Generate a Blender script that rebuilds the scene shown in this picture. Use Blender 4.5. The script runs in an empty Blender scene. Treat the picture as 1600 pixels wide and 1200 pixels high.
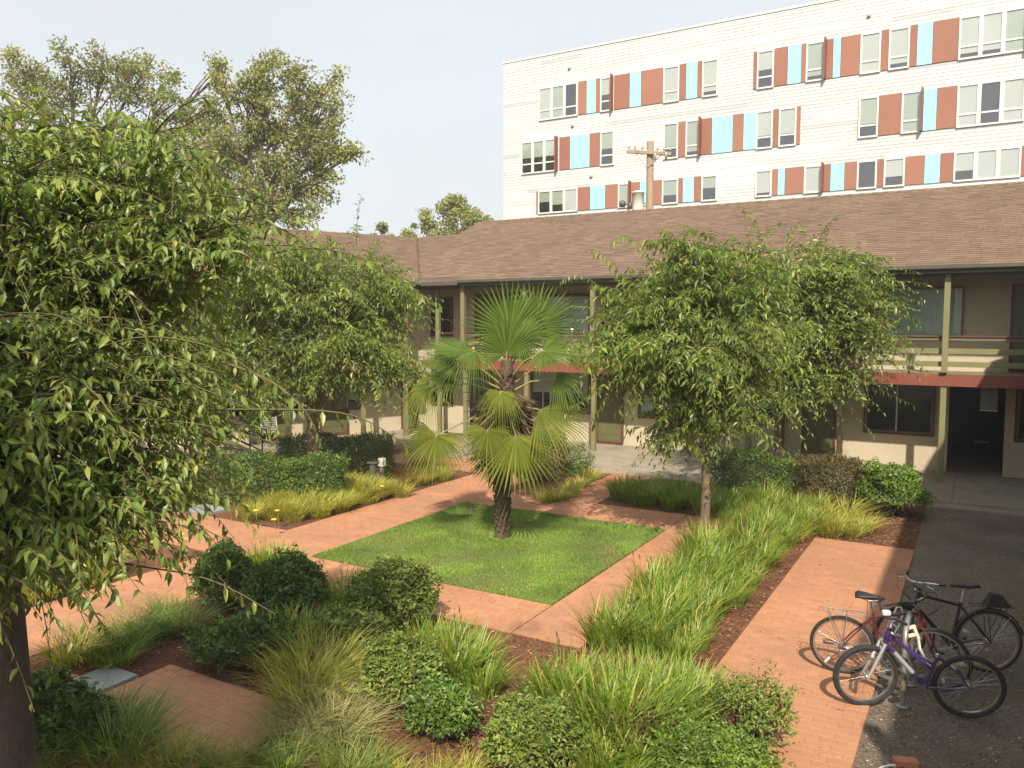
import bpy, math, random
import numpy as np
from mathutils import Matrix, Vector

scene = bpy.context.scene
COL = scene.collection
R = math.radians

# ------------------------------------------------------------------ camera
FPX, HORIZON, EYE = 1250.0, 501.0, 3.9          # focal length and horizon row measured on the 1600 px photograph
PITCH = math.atan((600 - HORIZON) / FPX)
cam_d = bpy.data.cameras.new('camera')
cam_d.sensor_width = 36.0
cam_d.lens = 36.0 * FPX / 1600
cam_d.clip_start = 0.1
cam_d.clip_end = 3000
cam = bpy.data.objects.new('camera', cam_d)
COL.objects.link(cam)
cam.location = (0, 0, EYE)
cam.rotation_euler = (math.pi / 2 - PITCH, 0, 0)
scene.camera = cam

# ------------------------------------------------------------------ light
LIGHT = Vector((0.065, 1.06, -1.0)).normalized()  # the way the sunlight travels
SUN_EL = math.asin(-LIGHT.z)
world = bpy.data.worlds.new('World')
scene.world = world
world.use_nodes = True
wn = world.node_tree
for n in list(wn.nodes):
    wn.nodes.remove(n)
sky = wn.nodes.new('ShaderNodeTexSky')
sky.sky_type = 'NISHITA'
sky.sun_disc = False
sky.sun_elevation = SUN_EL
sky.sun_rotation = math.atan2(-LIGHT.x, -LIGHT.y)
sky.air_density = 1.0
sky.dust_density = 5.0
sky.ozone_density = 1.0
mixn = wn.nodes.new('ShaderNodeMix')
mixn.data_type = 'RGBA'
mixn.inputs[0].default_value = 0.72
mixn.inputs[7].default_value = (9.0, 9.35, 9.45, 1)     # smoke haze, even over the whole dome
bg = wn.nodes.new('ShaderNodeBackground')
bg.inputs[1].default_value = 0.08
wo = wn.nodes.new('ShaderNodeOutputWorld')
wn.links.new(sky.outputs[0], mixn.inputs[6])
tcw = wn.nodes.new('ShaderNodeTexCoord')           # the smoke is a little uneven: faint soft bands all round the sky
nzw = wn.nodes.new('ShaderNodeTexNoise'); nzw.inputs['Scale'].default_value = 2.2; nzw.inputs['Detail'].default_value = 4
mpw = wn.nodes.new('ShaderNodeMapping'); mpw.inputs['Scale'].default_value = (1, 1, 2.5)
wn.links.new(tcw.outputs['Generated'], mpw.inputs[0]); wn.links.new(mpw.outputs[0], nzw.inputs['Vector'])
mrw = wn.nodes.new('ShaderNodeMapRange'); mrw.inputs[1].default_value = 0.3; mrw.inputs[2].default_value = 0.7
mrw.inputs[3].default_value = 0.96; mrw.inputs[4].default_value = 1.04
wn.links.new(nzw.outputs['Fac'], mrw.inputs[0])
vmw = wn.nodes.new('ShaderNodeVectorMath'); vmw.operation = 'SCALE'
wn.links.new(mixn.outputs[2], vmw.inputs[0]); wn.links.new(mrw.outputs[0], vmw.inputs[3])
wn.links.new(vmw.outputs[0], bg.inputs[0])
wn.links.new(bg.outputs[0], wo.inputs[0])
sd = bpy.data.lights.new('sun', 'SUN')
sd.energy = 4.6
sd.angle = R(0.9)
sd.color = (1.0, 0.9, 0.755)
sun = bpy.data.objects.new('sun', sd)
COL.objects.link(sun)
sun.location = (0, -20, 30)
sun.rotation_euler = LIGHT.to_track_quat('-Z', 'Y').to_euler()
vs = scene.view_settings
vs.view_transform = 'Standard'
vs.look = 'None'
vs.exposure = 0.55
vs.gamma = 1.0
vs.use_curve_mapping = False
scene.cycles.max_bounces = 7
scene.cycles.diffuse_bounces = 3
scene.cycles.glossy_bounces = 3
scene.cycles.transmission_bounces = 4
scene.cycles.transparent_max_bounces = 12
scene.cycles.use_denoising = True
scene.cycles.caustics_reflective = False
scene.cycles.caustics_refractive = False

# ------------------------------------------------------------------ places
def ray(x, y):
    c, s = math.cos(PITCH), math.sin(PITCH)
    u = (x - 800) / FPX
    v = -(y - 600) / FPX
    return Vector((u, c + v * s, -s + v * c))
def G(x, y, z=0.0):                               # the point at height z that the photograph shows there
    r = ray(x, y)
    t = (z - EYE) / r.z
    return Vector((r.x * t, r.y * t, z))
def at(x, y, D):                                  # the point D metres ahead
    r = ray(x, y)
    t = D / r.y
    return Vector((r.x * t, D, EYE + r.z * t))
GA = R(-30.3)                                     # the courtyard's grid: a runs away to the right, b to the right
B0 = Vector((0.54, 10.67, 0))
dv = Vector((math.cos(GA), math.sin(GA), 0))
ev = Vector((-dv.y, dv.x, 0))
def gp(a, b, z=0.0):
    p = B0 + ev * a + dv * b
    return Vector((p.x, p.y, z))
def to_grid(p):
    q = Vector((p[0], p[1], 0)) - B0
    return q.dot(ev), q.dot(dv)
GM = Matrix.Translation(B0) @ Matrix.Rotation(GA, 4, 'Z')   # local x = b, local y = a

# ------------------------------------------------------------------ objects
WM = {}
def link(o, parent=None, local=None, world_m=None):
    COL.objects.link(o)
    m = world_m if world_m is not None else Matrix.Identity(4)
    if parent is not None:
        o.parent = parent
        pw = WM[parent]
        if local is None:
            o.matrix_parent_inverse = pw.inverted()
            o.matrix_basis = m
            WM[o] = m
        else:
            o.matrix_basis = local
            WM[o] = pw @ local
    else:
        o.matrix_basis = m
        WM[o] = m
    return o
def tag(o, label=None, cat=None, group=None, kind=None):
    if label: o['label'] = label
    if cat: o['category'] = cat
    if group: o['group'] = group
    if kind: o['kind'] = kind
    return o
def thing(name, label, cat, loc=(0, 0, 0), rz=0.0, group=None, m=None):
    o = bpy.data.objects.new(name, None)
    o.empty_display_size = 0.2
    link(o, world_m=m if m is not None else Matrix.Translation(Vector(loc)) @ Matrix.Rotation(rz, 4, 'Z'))
    return tag(o, label, cat, group)

class MB:
    """collects shapes, then links them as one mesh object"""
    def __init__(s, M=None):
        s.v = []; s.f = []; s.mi = []; s.sm = []; s.M = M
    def add(s, vs, fs, mi=0, smooth=False):
        n = len(s.v)
        s.v += [tuple(p) for p in vs]
        for f in fs:
            s.f.append([i + n for i in f]); s.mi.append(mi); s.sm.append(smooth)
    def box(s, x0, x1, y0, y1, z0, z1, mi=0):
        vs = [(x0,y0,z0),(x1,y0,z0),(x1,y1,z0),(x0,y1,z0),(x0,y0,z1),(x1,y0,z1),(x1,y1,z1),(x0,y1,z1)]
        s.add(vs, [(3,2,1,0),(4,5,6,7),(0,1,5,4),(1,2,6,5),(2,3,7,6),(3,0,4,7)], mi)
    def bevbox(s, x0, x1, y0, y1, z0, z1, b=0.01, mi=0):
        vs = []
        for z, k in ((z0, b), (z0 + b, 0), (z1 - b, 0), (z1, b)):
            vs += [(x0+k,y0+b,z),(x0+b,y0+k,z),(x1-b,y0+k,z),(x1-k,y0+b,z),(x1-k,y1-b,z),(x1-b,y1-k,z),(x0+b,y1-k,z),(x0+k,y1-b,z)] if k == 0 else \
                  [(x0+b,y0+b*1.4,z),(x0+b*1.4,y0+b,z),(x1-b*1.4,y0+b,z),(x1-b,y0+b*1.4,z),(x1-b,y1-b*1.4,z),(x1-b*1.4,y1-b,z),(x0+b*1.4,y1-b,z),(x0+b,y1-b*1.4,z)]
        fs = [tuple(range(7, -1, -1)), tuple(range(24, 32))]
        for r in range(3):
            for i in range(8):
                j = (i + 1) % 8
                fs.append((r*8+i, r*8+j, r*8+8+j, r*8+8+i))
        s.add(vs, fs, mi)
    def prism(s, pts, z0, z1, mi=0):              # pts: outline (x, y) counter-clockwise
        n = len(pts)
        vs = [(p[0], p[1], z0) for p in pts] + [(p[0], p[1], z1) for p in pts]
        fs = [tuple(range(n - 1, -1, -1)), tuple(range(n, 2 * n))]
        fs += [(i, (i + 1) % n, n + (i + 1) % n, n + i) for i in range(n)]
        s.add(vs, fs, mi)
    def beam(s, p0, p1, w, h, up=(0, 0, 1), mi=0):
        p0, p1 = Vector(p0), Vector(p1)
        d = (p1 - p0).normalized()
        u = Vector(up)
        if abs(d.dot(u)) > 0.98: u = Vector((0, 1, 0))
        r = d.cross(u).normalized(); u = r.cross(d)
        vs = []
        for p in (p0, p1):
            for a, b in ((-1,-1),(1,-1),(1,1),(-1,1)):
                vs.append(p + r * (a * w / 2) + u * (b * h / 2))
        s.add(vs, [(0,1,2,3),(7,6,5,4),(0,4,5,1),(1,5,6,2),(2,6,7,3),(3,7,4,0)], mi)
    def tube(s, path, rad, n=8, mi=0, cap=True, smooth=True, closed=False):
        path = [Vector(p) for p in path]
        m = len(path)
        if not hasattr(rad, '__len__'): rad = [rad] * m
        vs = []; u = None
        for i, p in enumerate(path):
            a = path[(i - 1) % m] if (i or closed) else p
            b = path[(i + 1) % m] if (i < m - 1 or closed) else p
            d = (b - a).normalized() if (b - a).length > 1e-9 else Vector((0, 0, 1))
            if u is None:
                u = d.orthogonal().normalized()
            u = (u - d * u.dot(d))
            u = u.normalized() if u.length > 1e-6 else d.orthogonal().normalized()
            w = d.cross(u)
            for k in range(n):
                t = 2 * math.pi * k / n
                vs.append(p + (u * math.cos(t) + w * math.sin(t)) * rad[i])
        fs = []
        for i in range(m if closed else m - 1):
            i2 = (i + 1) % m
            for k in range(n):
                k2 = (k + 1) % n
                fs.append((i*n+k, i*n+k2, i2*n+k2, i2*n+k))
        s.add(vs, fs, mi, smooth)
        if cap and not closed:
            s.add(vs[:n], [tuple(range(n - 1, -1, -1))], mi)
            s.add(vs[-n:], [tuple(range(n))], mi)
    def lathe(s, prof, n=12, c=(0, 0, 0), mi=0, axis='Z'):
        vs = []
        for r, z in prof:
            for k in range(n):
                t = 2 * math.pi * k / n
                q = (r * math.cos(t), r * math.sin(t), z)
                if axis == 'Y': q = (q[0], q[2], q[1])
                vs.append((c[0]+q[0], c[1]+q[1], c[2]+q[2]))
        fs = []
        for i in range(len(prof) - 1):
            for k in range(n):
                k2 = (k + 1) % n
                f = (i*n+k, i*n+k2, (i+1)*n+k2, (i+1)*n+k)
                fs.append(f if axis == 'Z' else f[::-1])
        s.add(vs, fs, mi, True)
    def data(s, name, mats, tint=None):
        me = bpy.data.meshes.new(name)
        v = s.v if s.M is None else [tuple(s.M @ Vector(p)) for p in s.v]
        me.from_pydata(v, [], s.f)
        for m in (mats if isinstance(mats, (list, tuple)) else [mats]):
            me.materials.append(m)
        me.polygons.foreach_set('material_index', s.mi)
        me.polygons.foreach_set('use_smooth', s.sm)
        if tint is not None: set_tint(me, tint)
        me.update()
        return me
    def build(s, name, mats, parent=None, local=None, world_m=None, tint=None):
        o = bpy.data.objects.new(name, s.data(name, mats, tint))
        return link(o, parent, local, world_m)

def set_tint(me, t):                              # one grey value per vertex (or one for the mesh), read by the materials as "tint"
    at_ = me.attributes.new('tint', 'FLOAT', 'POINT')
    n = len(me.vertices)
    at_.data.foreach_set('value', np.broadcast_to(np.asarray(t, dtype=np.float32), (n,)).astype(np.float32).copy())

def np_mesh(name, verts, tris, mats, mi=None, smooth=False, tint=None):
    verts = np.asarray(verts, np.float32); tris = np.asarray(tris, np.int32)
    me = bpy.data.meshes.new(name)
    me.vertices.add(len(verts)); me.vertices.foreach_set('co', verts.ravel())
    k = tris.shape[1]
    me.loops.add(tris.size); me.loops.foreach_set('vertex_index', tris.ravel())
    me.polygons.add(len(tris)); me.polygons.foreach_set('loop_start', np.arange(0, tris.size, k, dtype=np.int32))
    for m in (mats if isinstance(mats, (list, tuple)) else [mats]):
        me.materials.append(m)
    if mi is not None: me.polygons.foreach_set('material_index', np.asarray(mi, np.int32))
    me.polygons.foreach_set('use_smooth', np.full(len(tris), smooth, bool))
    if tint is not None: set_tint(me, tint)
    me.update(calc_edges=True)
    me.validate()
    return me
def np_obj(name, verts, tris, mats, parent=None, mi=None, smooth=False, tint=None, **kw):
    return link(bpy.data.objects.new(name, np_mesh(name, verts, tris, mats, mi, smooth, tint)), parent, **kw)

# ------------------------------------------------------------------ materials
def mat(name, col, rough=0.7, noise=None, bump=None, metal=0.0, tint=None, spec=0.5, stretch=None, wear=None, coat=0.0):
    """col: base colour; noise = (scale, amount); tint = amount by which the mesh's "tint" value shifts the brightness;
    bump = (scale, strength, distance); wear = (scale, colour, threshold, softness, amount)"""
    m = bpy.data.materials.new(name); m.use_nodes = True
    nt = m.node_tree; N = nt.nodes; L = nt.links
    b = N['Principled BSDF']
    b.inputs['Roughness'].default_value = rough
    b.inputs['Metallic'].default_value = metal
    b.inputs['Specular IOR Level'].default_value = spec
    b.inputs['Coat Weight'].default_value = coat
    tc = N.new('ShaderNodeTexCoord')
    vec = tc.outputs['Object']
    if stretch:
        mp = N.new('ShaderNodeMapping'); mp.inputs['Scale'].default_value = stretch
        if len(stretch) == 3 and stretch: mp.inputs['Rotation'].default_value = (0, 0, -GA)
        mp.vector_type = 'POINT'
        L.new(vec, mp.inputs[0]); vec = mp.outputs[0]
    cur = None
    rgb = N.new('ShaderNodeRGB'); rgb.outputs[0].default_value = (*col, 1); cur = rgb.outputs[0]
    def scale_by(cur, sock, lo, hi):
        mr = N.new('ShaderNodeMapRange'); mr.inputs[1].default_value = 0.0; mr.inputs[2].default_value = 1.0
        mr.inputs[3].default_value = lo; mr.inputs[4].default_value = hi
        L.new(sock, mr.inputs[0])
        vm = N.new('ShaderNodeVectorMath'); vm.operation = 'SCALE'
        L.new(cur, vm.inputs[0]); L.new(mr.outputs[0], vm.inputs[3])
        return vm.outputs[0]
    if noise:
        for sc, am in (noise if isinstance(noise[0], (list, tuple)) else [noise]):
            nz = N.new('ShaderNodeTexNoise'); nz.inputs['Scale'].default_value = sc; nz.inputs['Detail'].default_value = 5
            L.new(vec, nz.inputs['Vector'])
            st = N.new('ShaderNodeMapRange'); st.inputs[1].default_value = 0.25; st.inputs[2].default_value = 0.75
            L.new(nz.outputs['Fac'], st.inputs[0])
            cur = scale_by(cur, st.outputs[0], 1 - am, 1 + am)
    if tint:
        a = N.new('ShaderNodeAttribute'); a.attribute_name = 'tint'
        cur = scale_by(cur, a.outputs['Fac'], 1 - tint, 1 + tint)
    if wear:
        sc, wc, th, so, am = wear
        nz = N.new('ShaderNodeTexNoise'); nz.inputs['Scale'].default_value = sc; nz.inputs['Detail'].default_value = 8
        nz.inputs['Roughness'].default_value = 0.65
        L.new(tc.outputs['Object'], nz.inputs['Vector'])
        mr = N.new('ShaderNodeMapRange'); mr.inputs[1].default_value = th - so; mr.inputs[2].default_value = th + so
        mr.inputs[4].default_value = am
        L.new(nz.outputs['Fac'], mr.inputs[0])
        mx = N.new('ShaderNodeMix'); mx.data_type = 'RGBA'; mx.inputs[7].default_value = (*wc, 1)
        L.new(mr.outputs[0], mx.inputs[0]); L.new(cur, mx.inputs[6]); cur = mx.outputs[2]
    L.new(cur, b.inputs['Base Color'])
    if bump:
        nz = N.new('ShaderNodeTexNoise'); nz.inputs['Scale'].default_value = bump[0]; nz.inputs['Detail'].default_value = 6
        L.new(vec, nz.inputs['Vector'])
        bp = N.new('ShaderNodeBump'); bp.inputs['Strength'].default_value = bump[1]; bp.inputs['Distance'].default_value = bump[2]
        L.new(nz.outputs['Fac'], bp.inputs['Height']); L.new(bp.outputs[0], b.inputs['Normal'])
    return m

def leafmat(name, stops, trans=0.3, rough=0.5, spec=0.4, big=None):
    """stops: colours spread over the leaves at random, one per leaf; big = (scale, amount) adds slow drifts of hue"""
    m = bpy.data.materials.new(name); m.use_nodes = True
    nt = m.node_tree; N = nt.nodes; L = nt.links
    b = N['Principled BSDF']; out = N['Material Output']
    b.inputs['Roughness'].default_value = rough
    b.inputs['Specular IOR Level'].default_value = spec
    g = N.new('ShaderNodeNewGeometry')
    cr = N.new('ShaderNodeValToRGB')
    el = cr.color_ramp.elements
    while len(el) < len(stops): el.new(0.5)
    for i, (p, c) in enumerate(stops):
        el[i].position = p; el[i].color = (*c, 1)
    L.new(g.outputs['Random Per Island'], cr.inputs[0])
    tc = N.new('ShaderNodeTexCoord')
    nz = N.new('ShaderNodeTexNoise'); nz.inputs['Scale'].default_value = (big or (0.8, 0.3))[0]; nz.inputs['Detail'].default_value = 3
    L.new(tc.outputs['Object'], nz.inputs['Vector'])
    am = (big or (0.8, 0.3))[1]
    mr = N.new('ShaderNodeMapRange'); mr.inputs[1].default_value = 0.3; mr.inputs[2].default_value = 0.7
    mr.inputs[3].default_value = 1 - am; mr.inputs[4].default_value = 1 + am
    L.new(nz.outputs['Fac'], mr.inputs[0])
    vm = N.new('ShaderNodeVectorMath'); vm.operation = 'SCALE'
    L.new(cr.outputs[0], vm.inputs[0]); L.new(mr.outputs[0], vm.inputs[3])
    L.new(vm.outputs[0], b.inputs['Base Color'])
    tr = N.new('ShaderNodeBsdfTranslucent')
    hs = N.new('ShaderNodeVectorMath'); hs.operation = 'MULTIPLY'; hs.inputs[1].default_value = (1.5, 1.5, 0.7)
    L.new(vm.outputs[0], hs.inputs[0]); L.new(hs.outputs[0], tr.inputs[0])
    mx = N.new('ShaderNodeMixShader'); mx.inputs[0].default_value = trans
    L.new(b.outputs[0], mx.inputs[1]); L.new(tr.outputs[0], mx.inputs[2])
    L.new(mx.outputs[0], out.inputs['Surface'])
    return m

def glassmat(name, tintc=(0.9, 0.95, 0.95), refl=0.0):
    m = bpy.data.materials.new(name); m.use_nodes = True
    nt = m.node_tree; N = nt.nodes; L = nt.links
    N.remove(N['Principled BSDF'])
    t = N.new('ShaderNodeBsdfTransparent'); t.inputs[0].default_value = (*tintc, 1)
    g = N.new('ShaderNodeBsdfGlossy'); g.inputs['Roughness'].default_value = 0.03
    gm = N.new('ShaderNodeNewGeometry')           # Schlick's reflectance, the same on both faces of the pane
    dt = N.new('ShaderNodeVectorMath'); dt.operation = 'DOT_PRODUCT'
    L.new(gm.outputs['Normal'], dt.inputs[0]); L.new(gm.outputs['Incoming'], dt.inputs[1])
    ab = N.new('ShaderNodeMath'); ab.operation = 'ABSOLUTE'; L.new(dt.outputs['Value'], ab.inputs[0])
    om = N.new('ShaderNodeMath'); om.operation = 'SUBTRACT'; om.inputs[0].default_value = 1.0; L.new(ab.outputs[0], om.inputs[1])
    pw = N.new('ShaderNodeMath'); pw.operation = 'POWER'; pw.inputs[1].default_value = 5.0; L.new(om.outputs[0], pw.inputs[0])
    ad = N.new('ShaderNodeMath'); ad.operation = 'MULTIPLY_ADD'; ad.inputs[1].default_value = 0.93; ad.inputs[2].default_value = 0.03 + refl; ad.use_clamp = True
    f = pw
    mx = N.new('ShaderNodeMixShader')
    L.new(f.outputs[0], ad.inputs[0]); L.new(ad.outputs[0], mx.inputs[0])
    L.new(t.outputs[0], mx.inputs[1]); L.new(g.outputs[0], mx.inputs[2])
    L.new(mx.outputs[0], N['Material Output'].inputs['Surface'])
    return m

M = {}
M['earth'] = mat('earth', (0.085, 0.06, 0.042), 0.95, [(1.3, 0.35), (14, 0.3)], (30, 0.8, 0.03))
M['mulch'] = mat('mulch', (0.15, 0.058, 0.026), 0.95, [(1.1, 0.35), (22, 0.45)], (45, 1.0, 0.03), wear=(2.2, (0.19, 0.11, 0.06), 0.6, 0.08, 0.55))
M['chips'] = leafmat('chips', [(0, (0.07, 0.03, 0.015)), (0.55, (0.17, 0.07, 0.03)), (0.85, (0.24, 0.12, 0.055)), (1, (0.45, 0.33, 0.2))], 0.0, 0.9, 0.2)
M['gravel'] = mat('gravel', (0.165, 0.135, 0.10), 0.95, [(0.8, 0.35), (28, 0.4)], (60, 1.0, 0.02), wear=(1.4, (0.16, 0.1, 0.05), 0.56, 0.1, 0.7))
M['pebble'] = leafmat('pebble', [(0, (0.05, 0.042, 0.035)), (0.6, (0.17, 0.14, 0.10)), (0.9, (0.26, 0.21, 0.15)), (1, (0.6, 0.55, 0.45))], 0.0, 0.9, 0.3)
M['paver'] = mat('paver', (0.435, 0.212, 0.118), 0.85, [(0.7, 0.12), (9, 0.08), (60, 0.08)], (90, 0.35, 0.004), tint=0.065, wear=(0.8, (0.27, 0.16, 0.105), 0.58, 0.12, 0.55), spec=0.25)
M['joint'] = mat('joint', (0.385, 0.19, 0.107), 0.95, [(6, 0.25)], None)
M['concrete'] = mat('concrete', (0.31, 0.265, 0.20), 0.9, [(0.9, 0.16), (8, 0.12), (60, 0.08)], (70, 0.3, 0.004), wear=(1.6, (0.2, 0.17, 0.13), 0.6, 0.08, 0.6))
M['slab'] = mat('slab', (0.25, 0.26, 0.26), 0.9, [(2.5, 0.18), (30, 0.14)], (60, 0.4, 0.004))
M['stucco'] = mat('stucco', (0.50, 0.43, 0.31), 0.92, [(0.8, 0.06), (7, 0.05)], (130, 0.5, 0.004), wear=(1.1, (0.36, 0.29, 0.19), 0.66, 0.08, 0.5), spec=0.2)
M['olive'] = mat('olive', (0.195, 0.185, 0.085), 0.6, [(1.5, 0.12), (25, 0.08)], (60, 0.15, 0.003), wear=(5, (0.11, 0.10, 0.06), 0.66, 0.05, 0.6))
M['beam'] = mat('beam', (0.125, 0.125, 0.078), 0.65, [(1.5, 0.14), (25, 0.08)], (60, 0.15, 0.003))
M['redwood'] = mat('redwood', (0.215, 0.06, 0.037), 0.6, [(1.6, 0.14), (20, 0.1)], (50, 0.2, 0.003), wear=(4, (0.26, 0.10, 0.06), 0.64, 0.05, 0.5))
M['redtrim'] = mat('redtrim', (0.125, 0.034, 0.026), 0.6, [(3, 0.15)], None)
M['brownframe'] = mat('brownframe', (0.16, 0.105, 0.07), 0.6, [(3, 0.15)], None)
M['alu'] = mat('alu', (0.45, 0.44, 0.38), 0.5, [(3, 0.1)], None, metal=0.3)
M['door'] = mat('door', (0.115, 0.115, 0.045), 0.5, [(1.5, 0.12)], None)
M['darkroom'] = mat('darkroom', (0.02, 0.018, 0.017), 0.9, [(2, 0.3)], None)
M['soffit'] = mat('soffit', (0.17, 0.125, 0.085), 0.85, [(1.4, 0.15)], (40, 0.2, 0.003))
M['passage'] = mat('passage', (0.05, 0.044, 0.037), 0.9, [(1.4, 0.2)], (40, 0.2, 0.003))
M['shingle'] = mat('shingle', (0.178, 0.122, 0.086), 0.95, [(0.45, 0.10), (3, 0.08), (90, 0.25)], (160, 0.8, 0.004), tint=0.2, spec=0.15)
M['rooftar'] = mat('rooftar', (0.10, 0.07, 0.055), 0.95, [(5, 0.2)], None)
M['gutter'] = mat('gutter', (0.09, 0.092, 0.072), 0.5, [(3, 0.15)], None)
M['blind'] = mat('blind', (0.66, 0.66, 0.60), 0.8, [(0.8, 0.06)], None)
M['blindgreen'] = mat('blindgreen', (0.50, 0.55, 0.44), 0.8, [(0.8, 0.06)], None)
M['glass'] = glassmat('glass')
M['glassfar'] = glassmat('glassfar', (0.95, 0.97, 0.97), 0.10)
M['siding'] = mat('siding', (0.57, 0.58, 0.56), 0.75, [(0.5, 0.03), (18, 0.03)], None, tint=0.26, spec=0.2)
M['bluepanel'] = mat('bluepanel', (0.34, 0.82, 0.95), 0.6, [(0.5, 0.03)], None, spec=0.2)
M['rustpanel'] = mat('rustpanel', (0.31, 0.145, 0.10), 0.65, [(0.6, 0.06)], None, tint=0.15, spec=0.2)
M['fin'] = mat('fin', (0.20, 0.065, 0.042), 0.6, [(0.6, 0.06)], None)
M['whiteframe'] = mat('whiteframe', (0.66, 0.65, 0.60), 0.5, [(2, 0.03)], None)
M['offwhite'] = mat('offwhite', (0.7, 0.68, 0.6), 0.6, [(6, 0.08)], None)
M['bark_shaded'] = mat('bark_shaded', (0.075, 0.055, 0.04), 0.95, [(5, 0.3), (35, 0.3)], (30, 1.0, 0.02), stretch=(1, 1, 0.3), wear=(9, (0.16, 0.13, 0.09), 0.62, 0.06, 0.5))  # near trunk's bark, its colour darkened to stand for the crown's shade
M['bark'] = mat('bark', (0.15, 0.105, 0.07), 0.95, [(5, 0.3), (35, 0.3)], (30, 1.0, 0.02), stretch=(1, 1, 0.3), wear=(9, (0.30, 0.25, 0.18), 0.6, 0.06, 0.55))
M['twig'] = mat('twig', (0.11, 0.095, 0.04), 0.8, [(6, 0.25)], None)
M['palmbark'] = mat('palmbark', (0.105, 0.07, 0.042), 0.98, [(10, 0.4), (50, 0.3)], (30, 1.0, 0.03))
M['poleWood'] = mat('pole_wood', (0.33, 0.24, 0.17), 0.95, [(3, 0.2), (40, 0.2)], (30, 0.6, 0.01), stretch=(1, 1, 0.1))
M['grey'] = mat('grey_metal', (0.35, 0.36, 0.35), 0.5, [(3, 0.1)], None, metal=0.4)
M['lampglass'] = mat('lamp_plastic', (0.13, 0.13, 0.12), 0.4, [(6, 0.2)], None)
M['steel'] = mat('steel', (0.55, 0.56, 0.57), 0.28, [(6, 0.1)], None, metal=0.95)
M['rust_steel'] = mat('rust_steel', (0.30, 0.29, 0.27), 0.5, [(6, 0.2)], None, metal=0.6, wear=(12, (0.2, 0.1, 0.05), 0.62, 0.05, 0.7))
M['black'] = mat('black_paint', (0.012, 0.012, 0.014), 0.35, [(6, 0.2)], None, coat=0.3)
M['rubber'] = mat('rubber', (0.022, 0.021, 0.02), 0.85, [(20, 0.3)], (120, 0.4, 0.002))
M['vinyl'] = mat('vinyl', (0.018, 0.018, 0.019), 0.5, [(15, 0.2)], (90, 0.2, 0.001))
M['purple'] = mat('purple_paint', (0.045, 0.025, 0.125), 0.3, [(6, 0.1)], None, coat=0.6)
M['darkred'] = mat('dark_red_paint', (0.11, 0.02, 0.018), 0.35, [(6, 0.15)], None, coat=0.5)
M['silver'] = mat('silver_paint', (0.62, 0.62, 0.65), 0.3, [(6, 0.05)], None, metal=0.6)
M['reflector'] = mat('reflector', (0.6, 0.6, 0.58), 0.2, None, None)
M['cream'] = mat('cream_vinyl', (0.66, 0.62, 0.46), 0.5, [(10, 0.08)], None)
M['terracotta'] = mat('terracotta', (0.42, 0.16, 0.09), 0.9, [(12, 0.2)], (60, 0.4, 0.003))
M['yellow'] = leafmat('yellow_petal', [(0, (0.75, 0.55, 0.05)), (1, (0.85, 0.7, 0.12))], 0.3, 0.6)
M['orange'] = leafmat('brown_spike', [(0, (0.10, 0.05, 0.02)), (1, (0.2, 0.11, 0.04))], 0.1, 0.8)

# leaves: real reflectances, a spread of hues from leaf to leaf
M['leaf_tree'] = leafmat('leaf_tree', [(0, (0.09, 0.155, 0.024)), (0.5, (0.171, 0.245, 0.038)), (0.95, (0.279, 0.337, 0.067)), (1, (0.441, 0.436, 0.121))], 0.38, 0.42, 0.5, (0.9, 0.25))
M['leaf_far'] = leafmat('leaf_far', [(0, (0.166, 0.206, 0.07)), (0.5, (0.244, 0.271, 0.092)), (0.8, (0.33, 0.326, 0.12)), (1, (0.428, 0.348, 0.13))], 0.3, 0.6, 0.3, (0.35, 0.35))
M['leaf_hedge'] = leafmat('leaf_hedge', [(0, (0.052, 0.112, 0.019)), (0.6, (0.095, 0.179, 0.026)), (1, (0.223, 0.269, 0.046))], 0.22, 0.45, 0.5, (2.2, 0.35))
M['leaf_dark'] = leafmat('leaf_dark', [(0, (0.049, 0.105, 0.021)), (0.7, (0.101, 0.171, 0.027)), (1, (0.2, 0.242, 0.04))], 0.2, 0.45, 0.5, (2.2, 0.3))
M['leaf_brownish'] = leafmat('leaf_brownish', [(0, (0.06, 0.075, 0.02)), (0.5, (0.12, 0.105, 0.03)), (0.85, (0.17, 0.115, 0.045)), (1, (0.26, 0.19, 0.09))], 0.25, 0.6, 0.3, (3, 0.4))
M['leaf_bright'] = leafmat('leaf_bright', [(0, (0.083, 0.152, 0.02)), (0.6, (0.142, 0.231, 0.03)), (1, (0.261, 0.328, 0.059))], 0.3, 0.45, 0.5, (2.5, 0.3))
M['leaf_olive'] = leafmat('leaf_olive', [(0, (0.079, 0.136, 0.022)), (0.6, (0.162, 0.222, 0.039)), (0.93, (0.259, 0.289, 0.061)), (1, (0.304, 0.297, 0.092))], 0.25, 0.5, 0.4, (3, 0.3))
M['blade_green'] = leafmat('blade_green', [(0, (0.129, 0.221, 0.027)), (0.6, (0.219, 0.317, 0.038)), (0.9, (0.365, 0.396, 0.065)), (1, (0.695, 0.522, 0.162))], 0.35, 0.45, 0.5, (1.5, 0.2))
M['blade_yellow'] = leafmat('blade_yellow', [(0, (0.209, 0.262, 0.036)), (0.5, (0.37, 0.37, 0.059)), (0.85, (0.53, 0.463, 0.107)), (1, (0.723, 0.587, 0.238))], 0.35, 0.5, 0.4, (1.5, 0.2))
M['blade_straw'] = leafmat('blade_straw', [(0, (0.168, 0.19, 0.047)), (0.4, (0.318, 0.296, 0.112)), (1, (0.486, 0.454, 0.234))], 0.3, 0.6, 0.3, (2, 0.2))
M['blade_dark'] = leafmat('blade_dark', [(0, (0.074, 0.152, 0.024)), (0.6, (0.159, 0.233, 0.036)), (1, (0.372, 0.356, 0.084))], 0.3, 0.5, 0.4, (1.5, 0.25))
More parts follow.
